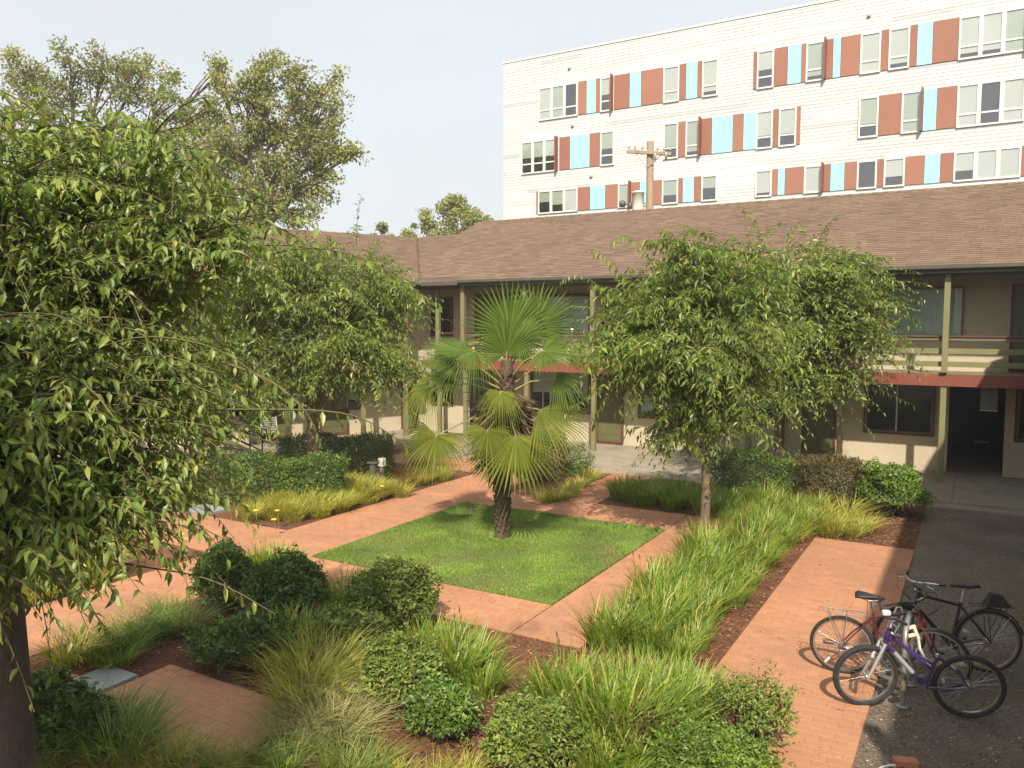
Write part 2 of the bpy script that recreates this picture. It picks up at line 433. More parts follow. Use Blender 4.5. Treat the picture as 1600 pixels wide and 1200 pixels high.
M['blade_rust'] = leafmat('blade_rust', [(0, (0.16, 0.10, 0.03)), (0.6, (0.30, 0.17, 0.05)), (1, (0.42, 0.3, 0.12))], 0.3, 0.6, 0.3, (2, 0.2))
M['lawn_blade'] = leafmat('lawn_blade', [(0, (0.111, 0.216, 0.026)), (0.6, (0.183, 0.307, 0.041)), (0.95, (0.302, 0.366, 0.068)), (1, (0.647, 0.466, 0.206))], 0.3, 0.55, 0.3, (1.1, 0.42))
M['lawn_dry'] = leafmat('lawn_dry', [(0, (0.15, 0.17, 0.04)), (0.5, (0.23, 0.22, 0.07)), (1, (0.36, 0.3, 0.14))], 0.3, 0.6, 0.3, (1.5, 0.2))
M['lawn_soil'] = mat('lawn_soil', (0.13, 0.17, 0.035), 0.95, [(1.2, 0.25), (25, 0.35)], (40, 0.8, 0.02))
M['palm_leaf'] = leafmat('palm_leaf', [(0, (0.05, 0.092, 0.014)), (0.6, (0.081, 0.128, 0.018)), (1, (0.128, 0.166, 0.027))], 0.16, 0.62, 0.15, (1.5, 0.15))
M['palm_old'] = leafmat('palm_old', [(0, (0.089, 0.127, 0.014)), (0.6, (0.138, 0.165, 0.022)), (1, (0.226, 0.206, 0.038))], 0.18, 0.62, 0.15, (1.5, 0.2))
M['palm_dead'] = leafmat('palm_dead', [(0, (0.06, 0.042, 0.025)), (0.6, (0.13, 0.095, 0.05)), (1, (0.26, 0.2, 0.11))], 0.1, 0.9, 0.2, (4, 0.3))
M['petiole'] = mat('petiole', (0.26, 0.25, 0.08), 0.6, [(8, 0.2)], None)
rng = random.Random(7)
nr = np.random.default_rng(11)
def proj(p):                                      # where a point shows in the 1600 px photograph
    c, s = math.cos(PITCH), math.sin(PITCH)
    x, y, z = p[0], p[1], p[2] - EYE
    f = y * c - z * s
    u = y * s + z * c
    if f < 0.05: return None
    return 800 + FPX * x / f, 600 - FPX * u / f, f
def in_view(p, m=20):
    q = proj(p)
    return q is not None and -m < q[0] < 1600 + m and -m < q[1] < 1200 + m

# ================================================================== ground
def sheet(name, pts, z, m, kind='structure', sub=1):
    mb = MB()
    mb.add([(p[0], p[1], z) for p in pts], [tuple(range(len(pts)))])
    o = mb.build(name, m)
    return tag(o, kind=kind)
tag(sheet('ground', [(-140, -60), (140, -60), (140, 190), (-140, 190)], -0.012, M['earth']), 'bare earth around the courtyard and far beyond it')
tag(sheet('gravel_yard', [gp(-12, 4.0), gp(-12, 8), gp(9.6, 8), gp(9.6, 4.0)], -0.004, M['gravel']), 'dark gravel strip beside the brick path')
tag(sheet('planting_bed', [gp(-11, -14), gp(-11, 4.08), gp(9.6, 4.08), gp(9.6, -14)], 0.004, M['mulch']), 'reddish brown mulch of the planting beds')

# paths: rectangles (a0, a1, b0, b1) on the courtyard grid, none overlapping
PATHS = [(-1.1, 0.0, -4.45, 0.0), (-1.1, 5.9, 0.02, 0.95), (4.57, 5.9, -4.45, 0.0), (-6.6, 9.2, -6.05, -4.45),
         (-0.65, 1.0, -11.0, -6.05), (5.9, 9.2, -3.0, -2.0), (-4.6, 5.45, 2.5, 4.1), (-6.4, -3.85, -2.85, -0.65),
         (-6.6, -4.55, -4.0, -3.4), (7.6, 9.2, -9.6, -6.05)]
mb = MB(GM)
for a0, a1, b0, b1 in PATHS:
    mb.box(b0, b1, a0, a1, 0.0, 0.018)
brick_path = tag(mb.build('brick_path', M['joint']), 'terracotta brick paving laid in a grid around the lawn', kind='structure')
PL, PW, PJ = 0.232, 0.116, 0.003
pav = []
for a0, a1, b0, b1 in PATHS:
    ny = int((a1 - a0) / PW)
    sa = (a1 - a0) / ny
    for j in range(ny):
        ga = a0 + (j + 0.5) * sa
        x = b0
        first = True
        while x < b1 - 0.02:
            w = PL / 2 if (first and j % 2) else PL
            first = False
            w = min(w, b1 - x)
            if w > 0.05: pav.append((ga, x + w / 2, sa - PJ, w - PJ))
            x += w
            if abs((x - b0) / PL / 8 - round((x - b0) / PL / 8)) < 0.05 and j % 2 == 0: pass
def paver_mesh(name, w, h, tint):
    mb = MB()
    c = 0.0025
    x, y = w / 2, h / 2
    vs = [(-x,-y,0),(x,-y,0),(x,y,0),(-x,y,0),(-x,-y,0.016),(x,-y,0.016),(x,y,0.016),(-x,y,0.016),
          (-x+c,-y+c,0.019),(x-c,-y+c,0.019),(x-c,y-c,0.019),(-x+c,y-c,0.019)]
    fs = [(8,9,10,11)]
    for k in range(4):
        k2 = (k + 1) % 4
        fs += [(k, k2, 4+k2, 4+k), (4+k, 4+k2, 8+k2, 8+k)]
    mb.add(vs, fs)
    return mb.data(name, M['paver'], tint)
def piece_z(): return 0.0035 + rng.uniform(-0.0012, 0.0012)
scored = []
for p in pav:
    q = gp(p[0], p[1], 0.02)
    pr = proj(q)
    if pr and -10 < pr[0] < 1610 and -10 < pr[1] < 1210: scored.append((pr[2], p))
scored.sort(key=lambda t: t[0])
# leave out the few that plants hide: the big shrubs stand over these
sel = [p for f, p in scored if not (p[0] < -6.0)][:300]
selset = set(sel)
pcache = {}
for p in sel:
    key = (round(p[3], 2), round(p[2], 3), rng.randrange(5))
    if key not in pcache: pcache[key] = paver_mesh('paver', p[3], p[2], 0.5 + rng.uniform(-0.5, 0.5))
    o = bpy.data.objects.new('paver', pcache[key])
    m = Matrix.Translation(gp(p[0], p[1], piece_z())) @ Matrix.Rotation(GA + rng.uniform(-0.008, 0.008), 4, 'Z') @ Matrix.Rotation(rng.uniform(-0.006, 0.006), 4, 'X')
    link(o, brick_path, world_m=m)
def merged(name, items, mat_, parent, kind='stuff'):
    """items: (matrix, verts, faces(quads), tint); one mesh"""
    V = []; F = []; T = []; n = 0
    for m, vs, fs, t in items:
        a = np.asarray(m, dtype=np.float64)
        v = np.asarray(vs, dtype=np.float64)
        V.append(v @ a[:3, :3].T + a[:3, 3]); F.append(np.asarray(fs) + n); n += len(v)
        T.append(np.full(len(v), t))
    o = np_obj(name, np.concatenate(V), np.concatenate(F), mat_, parent, tint=np.concatenate(T))
    return tag(o, kind=kind)
def small_paver(w, h):
    x, y, c = w / 2, h / 2, 0.003
    vs = [(-x,-y,0.004),(x,-y,0.004),(x,y,0.004),(-x,y,0.004),(-x+c,-y+c,0.019),(x-c,-y+c,0.019),(x-c,y-c,0.019),(-x+c,y-c,0.019)]
    return vs, [(4,5,6,7),(0,1,5,4),(1,2,6,5),(2,3,7,6),(3,0,4,7)]
items = []
for p in pav:
    if p in selset: continue
    vs, fs = small_paver(p[3], p[2])
    items.append((Matrix.Translation(gp(p[0], p[1], piece_z())) @ Matrix.Rotation(GA + rng.uniform(-0.008, 0.008), 4, 'Z'), vs, fs, 0.5 + rng.uniform(-0.5, 0.5)))
merged('paver_field', items, M['paver'], brick_path)

# lawn: a square of turf, slightly higher than the path, with blades of grass
mb = MB(GM)
mb.box(-4.42, -0.02, 0.02, 4.55, 0.0, 0.03)
lawn = tag(mb.build('lawn', M['lawn_soil']), 'square lawn with cut edges around the palm', kind='structure')
def blades(n, a0, a1, b0, b1, z, hmin, hmax, w, seed, edge=0.02):
    g = np.random.default_rng(seed)
    a = g.uniform(a0 - edge, a1 + edge, n); b = g.uniform(b0 - edge, b1 + edge, n)
    pos = np.stack([B0.x + ev.x * a + dv.x * b, B0.y + ev.y * a + dv.y * b, np.full(n, z)], 1)
    th = g.uniform(0, 2 * np.pi, n)
    patch = 0.75 + 0.25 * np.sin(a * 3.1 + 1.3 * np.sin(b * 2.3)) * np.cos(b * 2.7)
    h = g.uniform(hmin, hmax, n) * patch
    side = np.stack([np.cos(th), np.sin(th), np.zeros(n)], 1) * w
    lean = np.stack([-np.sin(th), np.cos(th), np.zeros(n)], 1) * (h * g.uniform(0.1, 0.9, n))[:, None]
    tip = pos + lean + np.stack([np.zeros(n), np.zeros(n), h], 1)
    V = np.stack([pos - side, pos + side, tip], 1).reshape(-1, 3)
    F = np.arange(3 * n).reshape(-1, 3)
    dry = (np.sin(a * 2.1 + 2 * np.sin(b * 1.3)) * np.sin(b * 1.9 + 1.2 * np.sin(a * 1.1 + 2)) + g.normal(size=n) * .35) > 0.78
    return V, F, dry.astype(int)
V, F, dry = blades(110000, 0.0, 4.57, -4.44, 0.0, 0.026, 0.018, 0.05, 0.005, 3)
tag(np_obj('lawn_grass', V, F, [M['lawn_blade'], M['lawn_dry']], mi=dry), 'short mown green grass of the square lawn', 'grass', kind='stuff')

# walkways along the wings
mb = MB(GM)
mb.box(-9.3, 9.0, 9.62, 13.4, -0.1, 0.07)
mb.box(-9.3, 9.0, 9.2, 9.615, -0.1, 0.03)
walk1 = tag(mb.build('walkway', M['concrete']), 'pale concrete walkway along the front of the long wing', kind='structure')
mb = MB(GM)
for b in np.arange(-9.0, 9.0, 2.255):
    mb.box(b - 0.006, b + 0.006, 9.63, 13.38, 0.066, 0.0715)
mb.build('joint', M['rooftar'], walk1)

# mulch chips lying on the beds, pebbles on the gravel
def flakes(n, regions, z, size, seed):
    g = np.random.default_rng(seed)
    A = []; Bq = []
    for (a0, a1, b0, b1), k in regions:
        A.append(g.uniform(a0, a1, int(n * k))); Bq.append(g.uniform(b0, b1, int(n * k)))
    a = np.concatenate(A); b = np.concatenate(Bq); n = len(a)
    keep = np.ones(n, bool)
    for p in PATHS: keep &= ~((a > p[0] - .02) & (a < p[1] + .02) & (b > p[2] - .02) & (b < p[3] + .02))
    keep &= ~((a > -.05) & (a < 4.6) & (b > -4.5) & (b < 0.02))
    a = a[keep]; b = b[keep]; n = len(a)
    pos = np.stack([B0.x + ev.x * a + dv.x * b, B0.y + ev.y * a + dv.y * b, z + g.uniform(0, 0.02, n)], 1)
    th = g.uniform(0, 6.283, n); L_ = size * g.uniform(0.5, 1.6, n); W_ = L_ * g.uniform(0.2, 0.5, n)
    u = np.stack([np.cos(th), np.sin(th), g.uniform(-.35, .35, n)], 1) * L_[:, None]
    v = np.stack([-np.sin(th), np.cos(th), g.uniform(-.5, .5, n)], 1) * W_[:, None]
    up = np.array([0, 0, 1.0]) * (W_ * 0.6)[:, None]
    V = np.stack([pos - u, pos - v * .8, pos + u, pos + v, pos + up], 1).reshape(-1, 3)
    base = (np.arange(n) * 5)[:, None]
    F = np.concatenate([base + np.array(t) for t in ((0, 1, 4), (1, 2, 4), (2, 3, 4), (3, 0, 4))])
    return V, F
V, F = flakes(26000, [((-5, -1.1, -4.4, 2.5), 0.4), ((-1.1, 9, 0.95, 2.5), 0.35), ((5.4, 8.5, 2.5, 4.1), 0.15), ((-5, -1, 0.9, 2.5), 0.1)], 0.006, 0.022, 5)
tag(np_obj('bark_chips', V, F, M['chips']), 'bark chips scattered over the mulch of the beds', 'bark chips', kind='stuff')
V, F = flakes(24000, [((-4, 3.5, 4.12, 6.2), 0.8), ((3.5, 9.4, 4.12, 6.3), 0.2)], -0.004, 0.013, 6)
tag(np_obj('gravel', V, F, M['pebble']), 'loose gravel stones beside the brick path', 'gravel', kind='stuff')

# ================================================================== long wing, corner and left wing: one building
def on_plane(px, py, a):                          # where a sight line meets the upright plane at grid depth a: (b, z)
    r = ray(px, py)
    den = r.x * ev.x + r.y * ev.y
    t = (a + B0.x * ev.x + B0.y * ev.y) / den
    p = Vector((r.x * t, r.y * t, EYE + r.z * t))
    return to_grid(p)[1], p.z
FA, WA = 11.91, 13.4                              # posts and wall of the long wing (grid depth)
EAVE_A, EAVE_Z, SLOPE = 11.5, 5.17, 0.4258
RIDGE_A = 17.7
DECK = 2.65
bld = thing('courtyard_apartment_building', 'two-storey beige apartment wings with brown shingle roof, red deck edge and olive posts', 'building', gp(-2, WA, 0))
def roof_hit(px, py):
    r = ray(px, py)
    # z = EAVE_Z + SLOPE * (a - EAVE_A), a = (p - B0) . ev
    k = r.x * ev.x + r.y * ev.y
    a0 = -(B0.x * ev.x + B0.y * ev.y)
    t = (EAVE_Z + SLOPE * (a0 - EAVE_A) - EYE) / (r.z - SLOPE * k)
    return Vector((r.x * t, r.y * t, EYE + r.z * t))
VR = roof_hit(652, 372); VE = roof_hit(656, 441)
GB = to_grid(roof_hit(752, 345))[1]               # b of the gable end of the high roof
aVE, bVE = to_grid(VE); aVR, bVR = to_grid(VR)
MID_A = aVR                                       # ridge of the lower roof
LA = R(35.0)
lx = Vector((math.cos(LA), math.sin(LA), 0)); ly = Vector((-lx.y, lx.x, 0))
ML = Matrix.Translation((VE.x, VE.y, 0)) @ Matrix.Rotation(LA, 4, 'Z')
LRUN = (VR - VE).dot(ly); LZ0 = VE.z; LRISE = VR.z - VE.z
bR = 15.0
# ---- walls
pas_l, _ = on_plane(1480, 700, WA); pas_r, _ = on_plane(1568, 700, WA)
mb = MB(GM)
mb.box(-14.5, pas_l, WA, WA + 0.2, 0.0, 5.25)
mb.box(pas_l, pas_r, WA, WA + 0.2, 2.42, 5.25)
mb.box(pas_r, bR, WA, WA + 0.2, 0.0, 5.25)
mb.box(-11.6, bR, WA + 7.5, WA + 7.7, 0.0, 5.0)
wall = mb.build('wall', M['stucco'], bld)
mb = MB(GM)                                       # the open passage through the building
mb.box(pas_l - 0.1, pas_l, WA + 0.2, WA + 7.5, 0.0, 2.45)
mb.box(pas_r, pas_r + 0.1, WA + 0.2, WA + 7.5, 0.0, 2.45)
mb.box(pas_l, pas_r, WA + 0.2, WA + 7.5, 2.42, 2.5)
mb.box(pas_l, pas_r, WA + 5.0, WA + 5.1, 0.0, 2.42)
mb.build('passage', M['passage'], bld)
mb = MB(GM); mb.box(pas_l, pas_r, WA, WA + 5.0, 0.0, 0.06); mb.build('passage_floor', M['concrete'], bld)
mb = MB(ML)
mb.box(-16, 3.0, 1.75, 1.95, 0.0, 5.25)
mb.box(-16, 0.0, 7.5, 7.7, 0.0, 5.0)
mb.build('wall', M['stucco'], bld)
# ---- decks, soffits, fascias
mb = MB(GM)
mb.box(-9.32, bR, FA - 0.06, WA, DECK - 0.2, DECK)
mb.build('deck', M['concrete'], bld)
mb = MB(GM)
mb.box(-9.32, bR, FA - 0.06, WA - 0.003, DECK - 0.225, DECK - 0.203)
mb.box(-9.32, bR, EAVE_A + 0.12, WA - 0.003, 5.06, 5.08)
mb.box(-11.3, -9.33, FA + 0.2, WA - 0.003, DECK - 0.265, DECK - 0.243)
mb.box(-11.6, -9.33, EAVE_A + 0.4, WA - 0.003, 5.07, 5.09)
mb.build('soffit', M['soffit'], bld)
mb = MB(GM)
mb.bevbox(-9.36, bR, FA - 0.1, FA - 0.063, DECK - 0.29, DECK - 0.005, 0.006)
mb.build('fascia', M['redwood'], bld)
mb = MB(GM); mb.box(-9.34, bR, FA - 0.085, FA - 0.02, DECK, DECK + 0.035); mb.build('deck_edge', M['olive'], bld)
mb = MB(GM)
mb.box(-11.2, -9.4, FA + 0.2, WA, DECK - 0.24, DECK - 0.06)
mb.build('deck', M['concrete'], bld)
mb = MB(GM); mb.bevbox(-11.3, -9.37, FA + 0.16, FA + 0.197, DECK - 0.3, DECK - 0.07, 0.006); mb.build('fascia', M['redwood'], bld)
mb = MB(ML)
mb.box(-16, 0.0, 0.35, 1.75, DECK - 0.24, DECK - 0.06); mb.build('deck', M['concrete'], bld)
mb = MB(ML); mb.bevbox(-16, 0.0, 0.30, 0.345, DECK - 0.3, DECK - 0.07, 0.006); mb.build('fascia', M['redwood'], bld)
mb = MB(ML); mb.box(-16, 0.1, 0.1, 1.74, 5.08, 5.1); mb.box(-16, 0.1, 0.36, 1.74, DECK - 0.266, DECK - 0.243); mb.build('soffit', M['soffit'], bld)
# ---- beams and gutters
mb = MB(GM); mb.bevbox(-9.33, bR, FA - 0.06, FA + 0.06, 4.90, 5.055, 0.006); mb.build('beam', M['beam'], bld)
mb = MB(GM); mb.box(-9.3, bR, EAVE_A + 0.06, EAVE_A + 0.10, 4.99, 5.14); mb.build('eave_board', M['beam'], bld)
mb = MB(GM); mb.bevbox(-11.3, -9.36, FA + 0.16, FA + 0.26, 4.90, 5.065, 0.006); mb.build('beam', M['beam'], bld)
mb = MB(ML); mb.bevbox(-16, 0.1, 0.3, 0.42, 4.90, 5.075, 0.006); mb.build('beam', M['beam'], bld)
def gutter(Mx, x0, x1, y, z):
    mb = MB(Mx)
    prof = [(-0.06, 0.0), (-0.055, -0.07), (-0.02, -0.10), (0.03, -0.10), (0.055, -0.07), (0.055, 0.0), (0.045, 0.0), (0.045, -0.065), (0.02, -0.088), (-0.015, -0.088), (-0.045, -0.065), (-0.05, 0.0)]
    n = len(prof)
    vs = [(x0, y + p[0], z + p[1]) for p in prof] + [(x1, y + p[0], z + p[1]) for p in prof]
    mb.add(vs, [(i, (i + 1) % n, n + (i + 1) % n, n + i) for i in range(n)] + [tuple(range(n)), tuple(range(2 * n - 1, n - 1, -1))])
    return mb.build('gutter', M['gutter'], bld)
gutter(GM, -9.3, bR, EAVE_A - 0.02, EAVE_Z - 0.005)
gutter(GM, bVE, -9.32, EAVE_A + 0.28, EAVE_Z + 0.05)
gutter(ML, -16, 0.05, 0.0, LZ0 - 0.01)
# ---- posts and railings
def post(Mx, x, y, z0, z1, w=0.13):
    mb = MB(Mx); mb.bevbox(x - w / 2, x + w / 2, y - w / 2, y + w / 2, z0, z1, 0.006); mb.build('post', M['olive'], bld)
POSTS = [-9.31 + 2.255 * k for k in range(0, 9)]
for b in POSTS:
    post(GM, b, FA, 0.06, DECK - 0.225); post(GM, b, FA - 0.13, DECK + 0.036, 4.995, 0.13)
for k in range(len(POSTS)):
    b0 = POSTS[k]; b1 = b0 + 2.255
    for z0, z1 in ((DECK + 0.17, DECK + 0.295), (DECK + 0.47, DECK + 0.60)):
        mb = MB(GM); mb.bevbox(b0 + 0.002, b1 - 0.002, FA - 0.055, FA - 0.02, z0, z1, 0.004); mb.build('rail', M['olive'], bld)
    mb = MB(GM); mb.bevbox(b0 + 0.002, b1 - 0.002, FA - 0.06, FA + 0.07, DECK + 0.86, DECK + 0.9, 0.005); mb.build('handrail', M['redtrim'], bld)
    mb = MB(GM); mb.bevbox(b0 + 0.002, b1 - 0.002, FA - 0.03, FA + 0.015, DECK + 0.78, DECK + 0.858, 0.004); mb.build('rail', M['beam'], bld)
mids = [-10.55]
for b in mids: post(GM, b, FA + 0.3, 0.06, DECK - 0.27); post(GM, b, FA + 0.24, DECK - 0.06, 4.9)
LP = [-0.35, -1.85, -4.3, -6.75, -9.2, -11.65, -14.1]
for x in LP:
    post(ML, x, 0.40, 0.1, DECK - 0.27); post(ML, x, 0.36, DECK - 0.06, 4.9)
for k in range(len(LP) - 1):
    x1, x0 = LP[k], LP[k + 1]
    for z0, z1 in ((DECK + 0.12, DECK + 0.245), (DECK + 0.42, DECK + 0.55)):
        mb = MB(ML); mb.bevbox(x0 + 0.05, x1 - 0.05, 0.44, 0.475, z0, z1, 0.004); mb.build('rail', M['olive'], bld)
    mb = MB(ML); mb.bevbox(x0 + 0.05, x1 - 0.05, 0.40, 0.52, DECK + 0.81, DECK + 0.85, 0.005); mb.build('handrail', M['redtrim'], bld)
mb = MB(GM); mb.bevbox(-10.5, -9.4, FA + 0.22, FA + 0.32, DECK + 0.82, DECK + 0.86, 0.005); mb.build('handrail', M['redtrim'], bld)
for z0, z1 in ((DECK + 0.12, DECK + 0.245), (DECK + 0.42, DECK + 0.55)):
    mb = MB(GM); mb.bevbox(-10.5, -9.4, FA + 0.25, FA + 0.285, z0, z1, 0.004); mb.build('rail', M['olive'], bld)
# ---- windows and doors
def window(Mx, x0, x1, y, z0, z1, mull=(), frame='brownframe', trim='redtrim', blind=None, blind_cut=0.0, parent=None, t=0.05, dark='darkroom', label=None):
    """a framed window standing a little proud of the wall plane y; mull: positions (0..1) of the mullions;
    blind: material of a blind that leaves the lowest blind_cut of the window open"""
    mb = MB(Mx)
    o_, i_ = 0.05, 0.045
    for (a, b, c, d) in ((x0 - o_, x1 + o_, z1, z1 + o_), (x0 - o_, x1 + o_, z0 - o_, z0), (x0 - o_, x0, z0, z1), (x1, x1 + o_, z0, z1)):
        mb.box(a, b, y - t, y + 0.02, c, d, 0)
    for (a, b, c, d) in ((x0, x1, z1 - i_, z1), (x0, x1, z0, z0 + i_), (x0, x0 + i_, z0 + i_, z1 - i_), (x1 - i_, x1, z0 + i_, z1 - i_)):
        mb.box(a, b, y - t + 0.012, y + 0.01, c, d, 1)
    w = mb.build('window', [M[trim], M[frame]], parent or bld)
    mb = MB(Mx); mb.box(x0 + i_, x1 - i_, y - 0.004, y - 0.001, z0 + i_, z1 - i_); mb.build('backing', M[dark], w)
    for q in mull:
        xm = x0 + q * (x1 - x0)
        mb = MB(Mx); mb.box(xm - 0.018, xm + 0.018, y - t + 0.008, y - 0.005, z0 + i_, z1 - i_); mb.build('mullion', M['alu'], w)
    if blind:
        zb = z0 + i_ + blind_cut * (z1 - z0)
        mb = MB(Mx)
        nsl = 14
        for k in range(nsl):                      # vertical slats, slightly turned
            xa = x0 + i_ + (x1 - x0 - 2 * i_) * k / nsl; xb = x0 + i_ + (x1 - x0 - 2 * i_) * (k + 1) / nsl
            mb.add([(xa, y - 0.016, zb), (xb, y - 0.010, zb), (xb, y - 0.010, z1 - i_), (xa, y - 0.016, z1 - i_)], [(0, 1, 2, 3)])
        mb.build('blind', M[blind], w)
    cuts = [0.0] + list(mull) + [1.0]
    for k in range(len(cuts) - 1):
        xa = x0 + i_ + cuts[k] * (x1 - x0 - 2 * i_) + 0.004; xb = x0 + i_ + cuts[k + 1] * (x1 - x0 - 2 * i_) - 0.004
        mb = MB(Mx); mb.box(xa, xb, y - 0.028, y - 0.022, z0 + i_ - 0.005, z1 - i_ + 0.005); mb.build('pane', M['glass'], w)
    return w
def door(Mx, x0, x1, y, z0, z1, trim='redtrim', parent=None):
    mb = MB(Mx)
    mb.box(x0 - 0.07, x0, y - 0.04, y + 0.02, z0, z1 + 0.07, 0); mb.box(x1, x1 + 0.07, y - 0.04, y + 0.02, z0, z1 + 0.07, 0)
    mb.box(x0, x1, y - 0.04, y + 0.02, z1, z1 + 0.07, 0); mb.box(x0 - 0.05, x1 + 0.05, y - 0.09, y + 0.02, z0 - 0.03, z0 + 0.035, 0)
    mb.box(x0, x1, y - 0.015, y + 0.01, z0 + 0.035, z1, 1)
    for za, zb in ((0.25, 0.95), (1.1, 1.85)):    # raised panels
        for u, v in ((0.1, 0.46), (0.54, 0.9)):
            mb.bevbox(x0 + u * (x1 - x0), x0 + v * (x1 - x0), y - 0.026, y - 0.012, z0 + za, z0 + zb, 0.006, 1)
    o = mb.build('door', [M[trim], M['door']], parent or bld)
    mb = MB(Mx); mb.lathe([(0.0, -0.07), (0.022, -0.065), (0.026, -0.045), (0.012, -0.03), (0.02, -0.015), (0.02, 0.0)], 10, (x0 + 0.08, y - 0.015, z0 + 1.0), axis='Y'); mb.build('handle', M['steel'], o)
    return o
def wrect(px0, px1, pyt, pyb, a=WA):
    b0, _ = on_plane(px0, pyt, a); b1, _ = on_plane(px1, pyt, a)
    _, zt = on_plane((px0 + px1) / 2, pyt, a); _, zb = on_plane((px0 + px1) / 2, pyb, a)
    return b0, b1, zb, zt
# ground floor
b0, b1, zb, zt = wrect(1354, 1459, 611, 676)
GZB, GZT = zb, 2.3
window(GM, b0, b1, WA, GZB, GZT, (0.47,))
b0, b1, _, _ = wrect(832, 921, 600, 642); window(GM, b0, b1, WA, GZB, GZT, (0.2, 0.33, 0.6, 0.82), blind='blindgreen', blind_cut=0.42)
b0, b1, _, _ = wrect(1000, 1090, 600, 650); window(GM, b0, b1, WA, GZB, GZT, (0.5,), blind='blindgreen', blind_cut=0.05)
b0, b1, _, _ = wrect(1140, 1215, 600, 650); window(GM, b0, b1, WA, GZB, GZT, (0.5,), blind='blind', blind_cut=0.3)
for pa, pb in ((1259, 1304), (935, 972), (738, 770)):
    b0, b1, _, _ = wrect(pa, pb, 600, 700); door(GM, b0, b1, WA, 0.12, 2.15)
b0, _, _, _ = wrect(1592, 1600, 600, 650); window(GM, b0, b0 + 1.2, WA, GZB, GZT, (0.5,))
# upper floor
UZ0, UZ1 = DECK + 0.8, DECK + 2.05
b0, b1, _, _ = wrect(1386, 1504, 456, 520); window(GM, b0, b1, WA, UZ0, UZ1, (0.66,), blind='blindgreen', trim='brownframe', frame='alu')
b0, b1, _, _ = wrect(852, 922, 460, 520); window(GM, b0, b1, WA, UZ0, UZ1, (0.62,), blind='blind')
b0, b1, _, _ = wrect(1180, 1290, 460, 520); window(GM, b0, b1, WA, UZ0, UZ1, (0.4,), blind='blind')
b0, b1, _, _ = wrect(1035, 1110, 460, 520); window(GM, b0, b1, WA, UZ0, UZ1, (0.5,))
for pa, pb in ((944, 978), (1000, 1030), (1310, 1345), (1584, 1622), (745, 780), (790, 822)):
    b0, b1, _, _ = wrect(pa, pb, 500, 560); door(GM, b0, b1, WA, DECK + 0.04, DECK + 2.06)
# corner piece
def on_left(px, y=1.75):
    r = ray(px, 520); q = Vector((r.x, r.y))
    o2 = Vector((VE.x, VE.y)) + Vector((ly.x, ly.y)) * y
    d2 = Vector((lx.x, lx.y))
    den = q.x * d2.y - q.y * d2.x
    t = (o2.x * d2.y - o2.y * d2.x) / den
    p = q * t - o2
    return p.dot(d2)
b0, b1, _, _ = wrect(662, 706, 460, 515, WA)
window(GM, b0, b1, WA, UZ0 - 0.05, UZ1 - 0.05, (0.52,), frame='brownframe')
window(GM, b0, b1, WA, GZB, GZT - 0.05, (0.5,))
for pa, pb in ((628, 650),):
    x0, x1 = on_left(pa), on_left(pb); door(ML, x0, x1, 1.75, 0.18, 2.2); door(ML, x0 - 0.5, x1 - 0.5, 1.75, DECK - 0.02, DECK + 2.0)
for pa, pb in ((520, 560), (430, 480), (330, 385), (230, 290)):
    x0, x1 = on_left(pa), on_left(pb)
    window(ML, x0, x1, 1.75, GZB, GZT - 0.1, (0.5,), blind='blindgreen', blind_cut=0.2)
    window(ML, x0, x1, 1.75, UZ0, UZ1 - 0.05, (0.5,))
for pa in (500, 405, 305):
    x0 = on_left(pa); door(ML, x0, x0 + 0.86, 1.75, 0.18, 2.2)
mb = MB(ML); mb.box(-16, 1.0, -1.2, 1.75, -0.1, 0.14)
tag(mb.build('walkway', M['concrete']), 'raised concrete walkway along the left wing', kind='structure')
# ---- roofs
def P3(a, b, lift=0.0):                           # a point on the plane of the long roof
    return gp(a, b, EAVE_Z + SLOPE * (a - EAVE_A) + lift)
mb = MB()
th = 0.05
def slabroof(mb, pts, nrm=Vector((0, 0, 1))):
    n = len(pts)
    vs = [p for p in pts] + [p - Vector((0, 0, 0.12)) for p in pts]
    mb.add(vs, [tuple(range(n)), tuple(range(2 * n - 1, n - 1, -1))] + [(i, n + i, n + (i + 1) % n, (i + 1) % n) for i in range(n)])
slabroof(mb, [P3(EAVE_A, -9.3), P3(EAVE_A, bR), P3(RIDGE_A, bR), P3(RIDGE_A, GB), P3(MID_A, GB), VR, VE, P3(aVE, -9.3)])
hz = EAVE_Z + SLOPE * (RIDGE_A - EAVE_A)
slabroof(mb, [gp(RIDGE_A, bR, hz), gp(RIDGE_A + 5.5, bR, hz - 5.5 * SLOPE), gp(RIDGE_A + 5.5, GB, hz - 5.5 * SLOPE), gp(RIDGE_A, GB, hz)])
LV = lambda x, t: Vector((VE.x, VE.y, LZ0)) + lx * x + ly * (t * LRUN) + Vector((0, 0, LRISE * t))
vrx = (VR - VE).dot(lx)
slabroof(mb, [LV(-16, 0), VE, VR, LV(-16, 1)])
slabroof(mb, [LV(-16, 1), VR, VR + ly * 4 - Vector((0, 0, 2.0)), LV(-16, 1) + ly * 4 - Vector((0, 0, 2.0))])
slabroof(mb, [VR, P3(MID_A, GB), gp(MID_A + 4, GB, VR.z - 1.7), gp(MID_A + 4, bVR, VR.z - 1.7)])
roof = mb.build('roof', M['rooftar'], bld)
mb = MB()                                         # gable wall between the high and the low roof
g0, g1, g2 = P3(MID_A - 0.3, GB + 0.1, -0.1), P3(RIDGE_A, GB + 0.1, -0.1), gp(RIDGE_A + 3, GB + 0.1, hz - 3 * SLOPE - 0.1)
vs = [g0, g1, g2, gp(RIDGE_A + 3, GB + 0.1, 5.5), gp(MID_A - 0.3, GB + 0.1, 5.5)]
off = dv * 0.1
